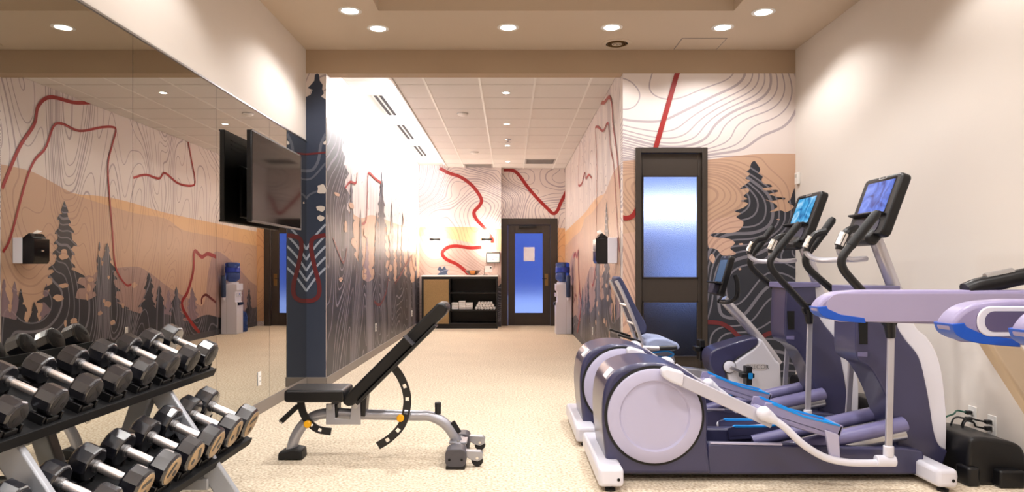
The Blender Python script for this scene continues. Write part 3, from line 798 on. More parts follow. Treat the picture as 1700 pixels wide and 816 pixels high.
# ------------------------------------------------------------------ television on the mirror wall
t = thing('television', 'large flat black television on a bracket in front of the mirrors', 'television', (-2.0, 5.95, 1.59))
obj('panel', MB().box(-2.03, -1.99, 5.33, 6.585, 1.59, 2.30), BLACKP, t, bevel=.006)
obj('screen', MB().box(-1.9905, -1.988, 5.345, 6.57, 1.607, 2.288), mat('black_glass_screen', (5, 5, 6), .06, var=0, spec=.3), t, smooth=0)
obj('bezel', MB().box(-1.992, -1.986, 5.33, 6.585, 2.289, 2.301).box(-1.992, -1.986, 5.33, 6.585, 1.589, 1.606).box(-1.992, -1.986, 6.571, 6.586, 1.59, 2.3), mat('bezel_grey', (60, 58, 60), .3, metal=.5), t)
obj('rear_housing', MB().box(-2.06, -2.03, 5.6, 6.3, 1.64, 2.06), BLACKP, t, bevel=.012)
obj('wall_bracket', MB().box(XL + .0065, -2.06, 5.86, 6.06, 1.72, 2.0), BLACKM, t, bevel=.004)
for k in range(3):
    obj('vent_rib', MB().box(-2.034, -2.029, 5.45, 6.45, 2.16 + .035 * k, 2.172 + .035 * k), BLACKM, t)

# ------------------------------------------------------------------ end of the hall: sconces, cabinet, towels, cooler
SG = mat('sconce_glass', (255, 250, 240), .3, var=0, emis=(255, 240, 218), es=40.0)
for k, (sx) in enumerate((722, 808)):
    c = P(sx, 397, YB1 - .09)
    t = thing('wall_sconce', ['up-and-down wall sconce left of the red trail over the cabinet', 'up-and-down wall sconce over the framed sign'][k], 'wall lamp', (c.x, YB1, c.z), 'wall sconces over the towel cabinet')
    obj('back_plate', MB().lathe([(.05, -.006), (.05, -.03), (.04, -.034)], (c.x, YB1, c.z), (0, 1, 0), 20), BLACKM, t)
    obj('arm', MB().tube([(c.x, YB1 - .03, c.z), (c.x, YB1 - .1, c.z)], .014), BLACKM, t)
    obj('body', MB().tube([(c.x - .11, c.y, c.z), (c.x + .11, c.y, c.z)], .028, 14), BLACKM, t)
    for sg in (-1, 1):
        obj('glass_shade', MB().lathe([(.03, sg * .03), (.045, sg * .05), (.045, sg * .11), (.03, sg * .12)], (c.x, c.y, c.z), (0, 0, 1), 18), SG, t)
        light('lamp', 'POINT', (c.x, c.y - .02, c.z + sg * .16), SCONCE_W, t, (1, .9, .78), shadow_soft_size=.03)

YC0, YC1 = 14.06, YB1 - .014
cx_ = lambda v: P(v, 0, YC0).x
cz_ = lambda v: P(0, v, YC0).z
CT = cz_(456.5)
X0, X1 = cx_(700), cx_(826)
WOVEN = mat('woven_tan_cane', (150, 122, 80), .7, var=.4, scale=90, bump=.4, bscale=160)
t = thing('towel_cabinet', 'black open-shelved towel cabinet with a woven tan door', 'cabinet', ((X0 + X1) / 2, (YC0 + YC1) / 2, 0))
XM = cx_(746)
obj('body', MB().box(X0, X0 + .03, YC0, YC1, .0, CT - .03).box(X1 - .03, X1, YC0, YC1, .0, CT - .03).box(XM - .015, XM + .015, YC0 + .01, YC1, .08, CT - .03).box(X0, X1, YC1 - .015, YC1, 0, CT - .03)
    .box(X0 + .03, X1 - .03, YC0 + .02, YC1, 0, .08).box(X0 + .03, X1 - .03, YC0, YC1, .08, .11).box(X0 + .03, X1 - .03, YC0, YC1, CT - .075, CT - .03), BLACKWOOD, t, bevel=.002)
dr = obj('door', MB().box(X0 + .032, XM - .002, YC0 - .012, YC0 + .01, .085, CT - .07), BLACKWOOD, t, bevel=.002)
obj('woven_panel', MB().box(X0 + .045, XM - .012, YC0 - .02, YC0 - .011, .1, CT - .085), WOVEN, dr)
SH = [cz_(486), cz_(515)]
for zz in SH:
    obj('shelf', MB().box(XM + .015, X1 - .03, YC0 + .01, YC1 - .015, zz - .012, zz + .012), BLACKWOOD, t, bevel=.002)
tag(obj('countertop', MB().box(X0 - .01, X1 + .01, YC0 - .02, YC1, CT - .0298, CT), mat('white_stone', (244, 242, 240), .3, var=.02, scale=20), origin=((X0 + X1) / 2, YC0, CT - .03), bevel=.003), 'white stone countertop on the towel cabinet', 'countertop')
# towels
TOWEL = mat('white_terry', (238, 236, 234), .95, var=.03, scale=40, bump=.5, bscale=260)
zs = SH[1] + .0125
tx0, tx1 = cx_(749), cx_(784.5)
rnd = random.Random(5)
words = ['bottom', 'second', 'third', 'fourth', 'fifth']
for col in range(3):
    nn = (4, 5, 4)[col]
    w = (tx1 - tx0) / 3
    for k in range(nn):
        h_ = .036
        x0 = tx0 + col * w + .004 + rnd.uniform(-.002, .002); zz = zs + k * h_
        pts = rrect(YC0 + .06 + rnd.uniform(0, .02), YC0 + .34, zz + .001, zz + h_ - .001, .012, 3)
        o = obj('folded_towel', MB().prismx(pts, x0, x0 + w - .008), TOWEL, origin=(x0 + w / 2, YC0 + .2, zz), bevel=.003)
        tag(o, 'folded white towel, %s from the bottom of the %s stack' % (('first', 'second', 'third', 'fourth', 'fifth')[k], ('left', 'middle', 'right')[col]), 'towel', 'folded towels in the cabinet')
rx0, rx1 = cx_(788), cx_(823)
step = (rx1 - rx0) / 7
for row in range(3):
    for k in range(7 - row):
        cxx = rx0 + step * (k + .5 + row * .5); czz = zs + step * .5 + row * step * .86
        sp = []
        for a in range(26):
            w = a / 25 * 4 * math.pi
            rr = step * .49 * (1 - .12 * (a % 2 == 0) * (row == 2)) * (.55 + .45 * a / 25)
            sp.append((cxx + rr * math.cos(w), czz + rr * math.sin(w)))
        mb = MB().lathe([(step * .3, -.006), (step * .44, -.003), (step * .49, .01), (step * .49, .25), (step * .4, .26)], (cxx, YC0 + .06, czz), (0, 1, 0), 12)
        o = obj('rolled_towel', mb, TOWEL, origin=(cxx, YC0 + .18, czz - step * .5))
        tag(o, 'rolled white towel in the cabinet, %s row, %s from the left' % (('bottom', 'middle', 'top')[row], ('first', 'second', 'third', 'fourth', 'fifth', 'sixth', 'seventh')[k]), 'towel', 'rolled towels in the cabinet')
# things on the countertop
c = P(785, 456, 14.3); c.z = CT
t = thing('wooden_bowl', 'wide dark wooden bowl with an orange panel on the countertop', 'bowl', c)
obj('bowl', MB().lathe([(.0, 0), (.06, 0), (.08, .01), (.13, .05), (.165, .1), (.158, .1), (.12, .05), (.07, .02), (0, .018)], c, (0, 0, 1), 30), mat('walnut', (84, 56, 44), .4, var=.25, scale=14), t)
mb = MB()
for k in range(7):
    pass
ang = [math.radians(-90 + v) for v in (-22, -11, 0, 11, 22)]
prof = [(.0835, .012), (.132, .05), (.166, .094)]
vs = [(c.x + r * math.cos(a), c.y + r * math.sin(a), c.z + h) for (r, h) in prof for a in ang]
mb.add(vs, [(i * 5 + j, i * 5 + j + 1, (i + 1) * 5 + j + 1, (i + 1) * 5 + j) for i in range(2) for j in range(4)])
obj('inlay', mb, mat('amber_inlay', (206, 132, 60), .4, var=.15, scale=30), t)
ch = P(812, 446, 14.3)
t = thing('card_holder', 'white card on a small dark stand beside the bowl', 'card stand', (ch.x, 14.3, CT))
cq = P(805.5, 456, 14.3)
obj('stand', MB().box(cq.x - .04, cq.x + .05, 14.26, 14.34, CT, CT + .01).box(cq.x - .02, cq.x - .008, 14.294, 14.306, CT, P(0, 444.5, 14.3).z), BLACKM, t)
obj('card', MB().box(P(804.8, 0, 14.3).x, P(817.2, 0, 14.3).x, 14.286, 14.292, P(0, 451, 14.3).z, P(0, 441, 14.3).z), WHITE, t, smooth=0)
obj('stamp_mark', MB().box(P(813.5, 0, 14.3).x, P(816, 0, 14.3).x, 14.2845, 14.2862, P(0, 445, 14.3).z, P(0, 443, 14.3).z), BLACKP, t, smooth=0)
fx0, fx1, fz0, fz1 = P(807.5, 0, YB1).x, P(830.2, 0, YB1).x, P(0, 436, YB1).z, P(0, 418.3, YB1).z
t = thing('framed_sign', 'small black-framed white sign on the wall above the cabinet', 'sign', ((fx0 + fx1) / 2, YB1, fz0))
obj('frame', MB().box(fx0, fx1, YB1 - .03, YB1 - .006, fz0, fz0 + .014).box(fx0, fx1, YB1 - .03, YB1 - .006, fz1 - .014, fz1).box(fx0, fx0 + .014, YB1 - .03, YB1 - .006, fz0, fz1).box(fx1 - .014, fx1, YB1 - .03, YB1 - .006, fz0, fz1), BLACKM, t)
obj('sheet', MB().box(fx0 + .01, fx1 - .01, YB1 - .016, YB1 - .012, fz0 + .01, fz1 - .01), WHITE, t, smooth=0)
INK = mat('grey_ink', (120, 118, 140), .8, var=.2, scale=200)
fm = (fx0 + fx1) / 2
for (w, f) in ((.16, .74), (.19, .52), (.03, .3)):
    zz = fz0 + (fz1 - fz0) * f
    mb = MB(); k = 0; xx = fm - w / 2; rnd = random.Random(int(f * 100))
    while xx < fm + w / 2:
        l = .012 + .02 * rnd.random()
        mb.box(xx, min(xx + l, fm + w / 2), YB1 - .0172, YB1 - .0158, zz - .006, zz + .006); xx += l + .006
    obj('printed_line', mb, INK, t, smooth=0)

# water cooler and spare bottle
WX0, WX1, WY0, WY1, WZ = .846, 1.145, 12.86, 13.16, .935
t = thing('water_cooler', 'white floor-standing water cooler with an upturned blue bottle', 'water cooler', ((WX0 + WX1) / 2, (WY0 + WY1) / 2, 0))
prof = [(WX0, .0), (WX1, 0), (WX1, WZ - .03), (WX1 - .03, WZ), (WX0, WZ), (WX0, WZ - .12), (WX0 + .03, WZ - .15), (WX0 + .03, WZ - .33), (WX0, WZ - .36)]
obj('body', MB().prism(prof, WY0, WY1), WHITEP, t, bevel=.01)
obj('side_seam', MB().box((WX0 + WX1) / 2 + .04, (WX0 + WX1) / 2 + .046, WY0 - .001, WY0 + .002, .02, WZ - .25), GRILLE, t)
for k, yy in enumerate((WY0 + .09, WY0 + .21)):
    tp = obj('tap', MB().box(WX0 - .01, WX0 + .03, yy - .02, yy + .02, WZ - .24, WZ - .17), WHITEP, t, bevel=.005)
    obj('tap_lever', MB().box(WX0 - .02, WX0 + .0, yy - .012, yy + .012, WZ - .2, WZ - .185), [BLUED, RED][k], tp, bevel=.002)
obj('drip_tray', MB().box(WX0 - .025, WX0 + .03, WY0 + .04, WY1 - .04, WZ - .4, WZ - .345), BLACKP, t, bevel=.004)
WATER = mat('blue_bottle_plastic', (84, 122, 214), .08, var=.05, trans=.75, ior=1.33)
bc = ((WX0 + WX1) / 2 - .01, (WY0 + WY1) / 2, WZ)
bt = obj('bottle', MB().lathe([(.03, -.04), (.03, .02), (.1, .06), (.13, .09), (.134, .17), (.126, .19), (.134, .21), (.134, .31), (.126, .33), (.134, .35), (.13, .385), (.1, .4), (0, .402)], bc, (0, 0, 1), 28), WATER, t)
obj('bottle_label', MB().lathe([(.1352, .22), (.1352, .3)], bc, (0, 0, 1), 28), mat('blue_label', (40, 66, 170), .4, var=.3, scale=30), bt)
obj('collar', MB().lathe([(.11, -.002), (.11, .03), (.05, .04)], bc, (0, 0, 1), 24), WHITEP, t)
cc = (WX1 - .07, WY0 - .045, WZ - .27)
cd = obj('cup_tube', MB().lathe([(.036, .02), (.042, .05), (.042, .42), (.036, .43)], cc, (0, 0, 1), 18), mat('smoky_tube_plastic', (70, 84, 116), .15, var=.1, trans=.3, ior=1.2), t)
obj('cup_tip', MB().lathe([(.026, -.03), (.034, .03)], cc, (0, 0, 1), 16), WHITEP, t)
bc = (1.0, 13.42, 0)
t = thing('water_bottle', 'blue spare water bottle on the floor behind the cooler', 'water bottle', bc)
obj('bottle', MB().lathe([(0, 0), (.12, 0), (.134, .02), (.134, .12), (.126, .14), (.134, .16), (.134, .28), (.11, .36), (.03, .42), (.03, .46)], bc, (0, 0, 1), 24), WATER, t)
obj('cap', MB().lathe([(.032, .455), (.032, .485), (0, .486)], bc, (0, 0, 1), 16), BLUED, t)

# ------------------------------------------------------------------ dumbbell rack and dumbbells
TILT = math.radians(24)
U = Vector((math.cos(TILT), 0, -math.sin(TILT))); N = Vector((math.sin(TILT), 0, math.cos(TILT)))
UPY = [3.78 - .21 * k for k in range(9)][::-1]
LOY = [3.78 - .212 * k for k in range(9)][::-1]
UPC = Vector((-1.76, 0, .8125)); LOC_ = Vector((-1.5615, 0, .443))
def size_of(i, n, lo):      # weights grow towards the far end
    f = i / (n - 1)
    return (.118 + .058 * f) if lo else (.098 + .042 * f)
rack = thing('dumbbell_rack', 'two-tier grey and black dumbbell rack in front of the mirrors', 'rack', (-1.65, 2.9, 0))
RY0, RY1 = 1.85, 3.90
for (c, half, nm, rr) in ((UPC, .176, 'upper_tray', .075), (LOC_, .186, 'lower_tray', .092)):
    k = c - N * (rr + .022) - U * .022
    k.y = (RY0 + RY1) / 2
    tr = obj(nm, MB().obox(k, U, (0, 1, 0), N, half, (RY1 - RY0) / 2, .006).obox(k + U * half + N * -.012, U, (0, 1, 0), N, .005, (RY1 - RY0) / 2, .022)
             .obox(k - U * half + N * .012, U, (0, 1, 0), N, .005, (RY1 - RY0) / 2, .022), mat('tray_black', (16, 16, 18), .6, var=.1, spec=.25), rack, bevel=.003)
    obj('tray_beam', MB().obox(k - N * .035, U, (0, 1, 0), N, .05, (RY1 - RY0) / 2, .028), GREYP, rack, bevel=.004)
    for i, y in enumerate(UPY if nm == 'upper_tray' else LOY):
        R = size_of(i, 9, nm == 'lower_tray') / 2
        for sg in (-1, 1):
            low = (.069 if nm == 'upper_tray' else .082) + .0012      # underside of the head, below the tier's axis
            q0 = Vector((c.x, y, c.z)) + U * (sg * .11)
            bot = rr + .0165
            def blk(dy, hy, top): return (q0 + Vector((0, dy, 0)) - N * ((bot + top) / 2), U, (0, 1, 0), N, .03, hy, (bot - top) / 2)
            obj('cradle', MB().obox(*blk(0, R * .6, low)).obox(*blk(R * .92, R * .1, low - R * .22)).obox(*blk(-R * .92, R * .1, low - R * .22)), BLACKP, rack, bevel=.002)
for y in (2.402, 3.462):
    apex = Vector((-1.80, y, .69)); ff = Vector((-1.36, y, .03)); rf = Vector((-2.02, y, .03))
    obj('upright_frame', MB().beam(apex, ff, .034, .10).beam(apex + Vector((0, 0, -.02)), rf, .07, .09).beam((-1.95, y, .16), (-1.5, y, .16), .05, .06), GREYP, rack, bevel=.008)
    obj('foot', MB().box(-2.06, -1.30, y - .04, y + .04, 0, .03), RUBBER, rack, bevel=.006)

PLATE_T = mat('floor_tint_end_plate', (172, 146, 112), .35, metal=.45, var=.08, scale=30)  # tan carries the floor's reflection on the plates in its colour
PLATE_D = mat('dark_end_plate', (46, 44, 46), .4, metal=.3, var=.1, scale=30)
HEADM = mat('rubber_head', (26, 26, 33), .24, var=.3, scale=25, coat=.7, spec=1.0)
def dumbbell(name, plate):
    t = thing(name, 'x', 'dumbbell', (0, 0, 0))
    R, L_ = .075, .082
    obj('handle', MB().lathe([(.0185, -.075), (.02, -.04), (.021, 0), (.02, .04), (.0185, .075)], (0, 0, 0), (1, 0, 0), 14), mat('satin_chrome', (236, 228, 226), .3, metal=.85, var=.02), t)
    for sg in (-1, 1):
        h = obj('head', MB().lathe([(R * .55, sg * .068), (R * .93, sg * .070), (R, sg * .080), (R, sg * .140), (R * .9, sg * .150), (R * .55, sg * .150)], (0, 0, 0), (1, 0, 0), 10, math.pi / 10), HEADM, t, bevel=.004, smooth=20)
        obj('collar', MB().lathe([(.026, sg * .058), (.026, sg * .069)], (0, 0, 0), (1, 0, 0), 14).lathe([(.021, sg * .05), (.021, sg * .058)], (0, 0, 0), (1, 0, 0), 14), STEELB, t)
        obj('end_plate', MB().lathe([(R * .82, sg * .148), (R * .82, sg * .1515), (R * .79, sg * .1525)], (0, 0, 0), (1, 0, 0), 24), plate, h)
        obj('brand_plate', MB().rbox(sg * .1526 - .0006, sg * .1526 + .0010, -.036, .036, .012, .032, .006, 'x'), BLACKP, h)
        obj('weight_plate', MB().lathe([(.014, sg * .152), (.014, sg * .1536)], (0, 0, -.028), (1, 0, 0), 16), BLACKP, h)
    return t
ordn = ['first', 'second', 'third', 'fourth', 'fifth', 'sixth', 'seventh', 'eighth', 'ninth']
for lo, yy, c, pm in ((False, UPY, UPC, PLATE_D), (True, LOY, LOC_, PLATE_T)):
    proto = dumbbell('dumbbell', pm)
    for i, y in enumerate(yy):
        o = proto if i == 0 else copy_tree(proto)
        D = size_of(i, len(yy), lo)
        s = D / .15
        o.location = Vector((c.x, y, c.z)) + N * (D / 2 - (.075 if not lo else .088) + .006)
        o.rotation_euler = (random.Random(i + 50 * lo).uniform(-1.2, 1.2), TILT, 0)
        o.scale = (.55 + .45 * max(s, .85), s, s)
        o['label'] = 'black %s dumbbell with chrome handle, %s from the far end of the %s tier' % ('tan-faced' if lo else 'dark-faced', ordn[len(yy) - 1 - i], 'lower' if lo else 'upper')
        o['group'] = 'dumbbells on the %s tier' % ('lower' if lo else 'upper')

# ------------------------------------------------------------------ adjustable bench
YA, YBn, YM = 4.37, 4.63, 4.5
b = lambda x, y, Y=YA: P(x, y, Y)
bench = thing('weight_bench', 'adjustable black weight bench with silver frame and raised backrest', 'bench', (-.8, YM, 0))
s0, s1 = b(471, 640).x, b(571, 640).x
zt, zb_ = b(0, 647).z, b(0, 668).z
seat = obj('seat', MB().prism(rrect(s0, s1, zb_, zt, .022, 4), YA, YBn), VINYL, bench, bevel=.012, seg=3)
obj('piping', MB().tube([(s0 + .02, YA + .002, zt - .012), (s1 - .02, YA + .002, zt - .012)], .003, 6), mat('grey_piping', (58, 56, 60), .5), seat)
A = b(574, 669); B = b(737, 507)
d = (B - A).normalized(); nn = Vector((-d.z, 0, d.x))
def bp(t_, o_): return A + d * t_ + nn * o_
LB = (B - A).length
pts = [bp(-.01, -.02), bp(.02, -.042), bp(LB - .03, -.045), bp(LB + .005, -.03), bp(LB + .012, .01), bp(LB - .015, .04), bp(.03, .038), bp(-.015, .02)]
back = obj('backrest', MB().prism([(p.x, p.z) for p in pts], YA, YBn), VINYL, bench, bevel=.014, seg=3)
sm0 = bp(LB * .66, 0)
obj('seam', MB().obox(sm0, nn, (0, 1, 0), d, .0395, .131, .002), mat('grey_piping', (84, 82, 88)), back)
obj('backrest_plate', MB().beam(bp(.06, -.052), bp(LB - .12, -.052), .12, .02), BLACKM, bench, bevel=.003)
pm_ = [P(*q_, YM) for q_ in ((483, 750), (489, 728), (502, 706), (522, 690), (552, 685), (600, 687), (687, 689), (714, 690), (738, 702), (754, 722), (763, 742))]
obj('main_beam', MB().tube(smoothpath(pm_, 4), .034, 14, 1.0), SILVERP, bench)
obj('beam_sticker', MB().tube([P(749, 703, YM), P(760, 721, YM)], .02, 8).moved(Matrix.Translation((.006, 0, .012))), BLACKP, bench)
fx = P(487, 760, YM).x
obj('front_foot', MB().prism([(fx - .085, 0), (fx + .075, 0), (fx + .07, .065), (fx + .02, .075), (fx - .08, .05)], YM - .06, YM + .06), RUBBER, bench, bevel=.012)
obj('front_plate', MB().beam(P(478, 748, YM), P(484, 728, YM), .05, .012), GREYP, bench)
rx = P(762, 760, YM).x
cr = obj('rear_crossbar', MB().tube([(rx, YM - .2, .075), (rx, YM + .2, .075)], .042, 14, 1.0), SILVERP, bench)
obj('beam_bracket', MB().box(rx - .06, rx + .055, YM - .07, YM + .07, .108, .12), SILVERP, bench, bevel=.003)
obj('bracket_bolt', MB().lathe([(.01, .12), (.01, .128)], (rx, YM - .055, 0), (0, 0, 1), 8), STEELB, bench)
for sg in (-1, 1):
    ye = YM + sg * .26
    cap = obj('end_cap', MB().prism(rrect(rx - .066, rx + .062, .012, .125, .035, 5), min(ye, YM + sg * .13), max(ye, YM + sg * .13)), mat('graphite_plastic', (74, 72, 78), .45, var=.06), bench, bevel=.006)
    obj('rubber_pad', MB().box(rx - .062, rx + .055, min(ye, YM + sg * .14), max(ye, YM + sg * .14), 0, .02), RUBBER, bench, bevel=.003)
    for sx in (-.04, .036):
        obj('screw', MB().lathe([(.008, 0), (.008, .003)], (rx + sx, ye - (.002 if sg < 0 else -.0), .06), (0, -1 if sg < 0 else 1, 0), 8), GAPM, cap)
    br = obj('wheel_bracket', MB().prism([(rx + .04, .105), (rx + .15, .1), (rx + .165, .085), (rx + .16, .05), (rx + .13, .035), (rx + .09, .045), (rx + .05, .07)], YM + sg * .19 - .022, YM + sg * .19 + .022), SILVERP, bench, bevel=.004)
    obj('wheel', MB().lathe([(.034, -.014), (.037, 0), (.034, .014)], (rx + .128, YM + sg * .19, .038), (0, 1, 0), 20), RUBBER, br)
    obj('axle', MB().lathe([(.009, -.028), (.009, .028)], (rx + .128, YM + sg * .19, .058), (0, 1, 0), 10), CHROME, br)
# hinge plates, pins, arcs, knobs, handle
for yy in (YM - .075, YM + .063):
    hp = obj('hinge_plate', MB().prism([(p.x, p.z) for p in (P(546, 666, YM), P(560, 666, YM), P(561, 690, YM), P(585, 691, YM), P(588, 668, YM), P(592, 663, YM), P(602, 664, YM), P(603, 700, YM), P(546, 700, YM))], yy, yy + .012), SILVERP, bench, bevel=.003)
    for q_ in ((553, 671), (594, 669)):
        cq = P(*q_, YM)
        obj('pivot_bolt', MB().lathe([(.018, -.006), (.018, .018)], (cq.x, yy, cq.z), (0, 1, 0), 16), STEELB, hp)
def arc(pts, name, w, holes):
    # curved flat bar drilled with real pin holes
    path = smoothpath([P(x_, y_, YM) for x_, y_ in pts], 12)
    n_ = len(path)
    def row(i, f):
        tt = (path[min(i + 1, n_ - 1)] - path[max(i - 1, 0)]).normalized()
        p = path[i] + Vector((-tt.z, 0, tt.x)) * (w * f)
        return (p.x, p.z)
    gone = {j for h_ in holes for j in range(int(h_ * (n_ - 1)) - 1, int(h_ * (n_ - 1)) + 2)}
    out = [row(i, .5) for i in range(n_)]; inn = [row(i, -.5) for i in range(n_)]
    mo = [row(i, .24) for i in range(n_)]; mi = [row(i, -.24) for i in range(n_)]
    mb = MB().prism(out + mo[::-1], YM - .055, YM - .043).prism(mi + inn[::-1], YM - .055, YM - .043)
    i = 0
    while i < n_ - 1:
        if i in gone: i += 1; continue
        j = i
        while j < n_ - 1 and j not in gone: j += 1
        mb.prism(mo[i:j + 1] + mi[i:j + 1][::-1], YM - .055, YM - .043)
        i = j
    return obj(name, mb, BLACKM, bench)
arc([(655, 606), (668, 625), (677, 650), (677, 675), (669, 702), (650, 723), (630, 736)], 'adjustment_arc', .05, (.26, .4, .54, .73, .87))
arc([(503, 664), (507, 682), (517, 698), (532, 709), (553, 713)], 'seat_arc', .046, (.58, .78))
for q_ in ((511, 703), (665, 693)):
    k = P(*q_, YM - .06)
    kn = obj('knob', MB().lathe([(.011, -.004), (.011, .02), (.023, .022), (.024, .045), (.018, .05)], (k.x, YM - .03, k.z), (0, -1, 0), 14), YELLOW, bench)
k = P(727, 678, YM)
obj('pull_pin', MB().lathe([(.02, -.03), (.02, .01), (.021, .011), (.021, .04), (.015, .044)], k, (0, 0, 1), 16), BLACKM, bench)
obj('seat_stem', MB().beam(P(557, 668, YM), P(557, 690, YM), .1, .05), BLACKM, bench, bevel=.004)
obj('backrest_stem', MB().beam(P(607, 655, YM), P(604, 688, YM), .1, .035), BLACKM, bench, bevel=.004)
h0, h1 = P(504, 664, YM), P(468, 698, YM)
hn = obj('seat_handle', MB().tube([h0, h0.lerp(h1, .22), h0.lerp(h1, .3)], .012), BLACKM, bench)
obj('grip', MB().tube([h0.lerp(h1, .3), h1], .017, 12), RUBBER, hn)
obj('grip_end', MB().tube([h1, h1 + (h1 - h0).normalized() * .012], .0175, 12), CHROME, hn)

# ------------------------------------------------------------------ elliptical trainer (its twin is a copy)
E = thing('elliptical_trainer', 'nearest elliptical trainer, big round lavender drive cover in full view', 'elliptical', (1.5, 4.22, 0), 'elliptical trainers')
Yd, Yc = 3.985, 4.23
e = lambda x, y, Y=Yd: P(x, y, Y)
xz = lambda pts, Y: [(P(a_, b_, Y).x, P(a_, b_, Y).z) for a_, b_ in pts]
hull = smoothpath([(*p, 0) for p in xz([(1010, 788), (1004, 745), (1000, 700), (1001, 662), (1008, 634), (1024, 615), (1050, 605), (1080, 602), (1112, 606), (1142, 617), (1163, 636), (1173, 662), (1176, 700), (1175, 735), (1182, 788)], Yd)], 4)
hull = [(p.x, max(p.y, .045)) for p in hull]
hs = obj('rear_shell', MB().prism(hull, Yd, 2 * Yc - Yd), PURPLE, E, bevel=.03, seg=4)
fa, fb = e(1008, 634), e(1024, 615)
fn = Vector((-(fb - fa).z, 0, (fb - fa).x)).normalized()
fc = (fa + fb) / 2 + fn * .004; fc.y = 4.11
obj('service_flap', MB().obox(fc, fb - fa, (0, 1, 0), fn, .036, .06, .006), WHITEP, E, bevel=.004)
dc = e(1086, 689, Yd)
for sg in (-1, 1):
    yy = Yd if sg < 0 else 2 * Yc - Yd
    dsk = obj('drive_cover', MB().lathe([(.271, -.006), (.271, .016), (.263, .022), (.204, .024), (.194, .010), (.0, .008)], (dc.x, yy, dc.z), (0, sg, 0), 64), LAVEN, E)
    obj('cover_seal', MB().lathe([(.287, -.012), (.287, .006), (.272, .008), (.272, -.01)], (dc.x, yy, dc.z), (0, sg, 0), 64), RUBBER, dsk)
bb = xz([(1176, 737), (1290, 739), (1400, 742), (1500, 744), (1536, 750), (1536, 788), (1176, 788)], Yd)
obj('base_frame', MB().prism(bb, Yd + .01, Yd + .09).prism(bb, 2 * Yc - Yd - .09, 2 * Yc - Yd - .01), PURPLE, E, bevel=.012)
obj('base_pan', MB().box(e(1050, 0).x, e(1520, 0).x, Yd + .05, 2 * Yc - Yd - .05, .03, .07), BLACKP, E)
obj('base_trim', MB().beam(e(1180, 736), e(1300, 738), .02, .01).moved(Matrix.Translation((0, .02, 0))), LAVEN, E)
def cross(name, x0, x1, ya, yb_, z0, z1):
    f = obj(name, MB().box(x0, x1, ya, yb_, z0, z1), WHITEP, E, bevel=.022, seg=3)
    for yy in (ya + .05, yb_ - .05):
        obj('levelling_foot', MB().lathe([(.03, 0), (.03, .012), (.012, .016), (.012, z0 + .005)], ((x0 + x1) / 2, yy, 0), (0, 0, 1), 14), RUBBER, f)
    for xx in (x0, x1):
        pass
    obj('end_screw', MB().lathe([(.009, 0), (.009, .002)], (x1 - .03, ya - .001, (z0 + z1) / 2 - .01), (0, -1, 0), 8), GAPM, f)
    return f
cross('rear_foot', .485, .625, 3.80, 4.66, .03, .135)
ff_ = cross('front_foot', 2.34, 2.455, 3.79, 4.67, .03, .13)
obj('transport_wheel', MB().lathe([(.04, -.018), (.044, 0), (.04, .018)], (2.50, 3.95, .05), (0, 1, 0), 20), GREYP, ff_)
# tower: dark body, pale front shell
Yt0, Yt1 = 4.09, 4.37
tower = smoothpath([(*p, 0) for p in xz([(1424, 478), (1421, 535), (1423, 592), (1446, 611), (1468, 650), (1483, 692), (1490, 728), (1484, 752), (1466, 764), (1445, 772)], Yt0)], 4)
tower = [(p.x, p.y) for p in tower] + xz([(1445, 786), (1540, 786), (1566, 770), (1574, 748)], Yt0)
edge = smoothpath([(*p, 0) for p in xz([(1574, 748), (1560, 739), (1551, 715), (1545, 676), (1538, 638), (1526, 592), (1503, 562), (1489, 535), (1484, 478)], Yt0)], 4)
edge = [(p.x, p.y) for p in edge]
tw = obj('tower_body', MB().prism(tower + edge[1:], Yt0, Yt1), PURPLE, E, bevel=.012, seg=3)
front = smoothpath([(*p, 0) for p in xz([(1500, 478), (1522, 540), (1542, 560), (1557, 585), (1567, 620), (1573, 670), (1575, 700), (1574, 748)], Yt0)], 4)
front = [(p.x, p.y) for p in front]
obj('front_shell', MB().prism(edge + front[:-1], Yt0 + .018, Yt1 - .018), WHITEP, E, bevel=.014, seg=3)
vq = xz([(1425, 533), (1440, 533), (1440, 571), (1427, 571)], Yt0)
obj('tower_vent', MB().prism(vq, Yt0 - .004, Yt0 + .004), GAPM, tw)
fq = xz([(1424, 584), (1440, 584), (1440, 592), (1424, 591)], Yt0)
obj('fan_grille', MB().prism(fq, Yt0 - .003, Yt0 + .003), PURPLEB, tw, bevel=.002)
tq = xz([(1418, 474), (1494, 474), (1494, 484), (1418, 486)], Yt0)
obj('tower_cap', MB().prism(tq, Yt0 - .008, Yt1 + .008), PURPLEB, tw, bevel=.006)
obj('mast', MB().tube([P(1487, 484, Yc), P(1452, 392, Yc)], .047, 16, .8), SILVT, E)
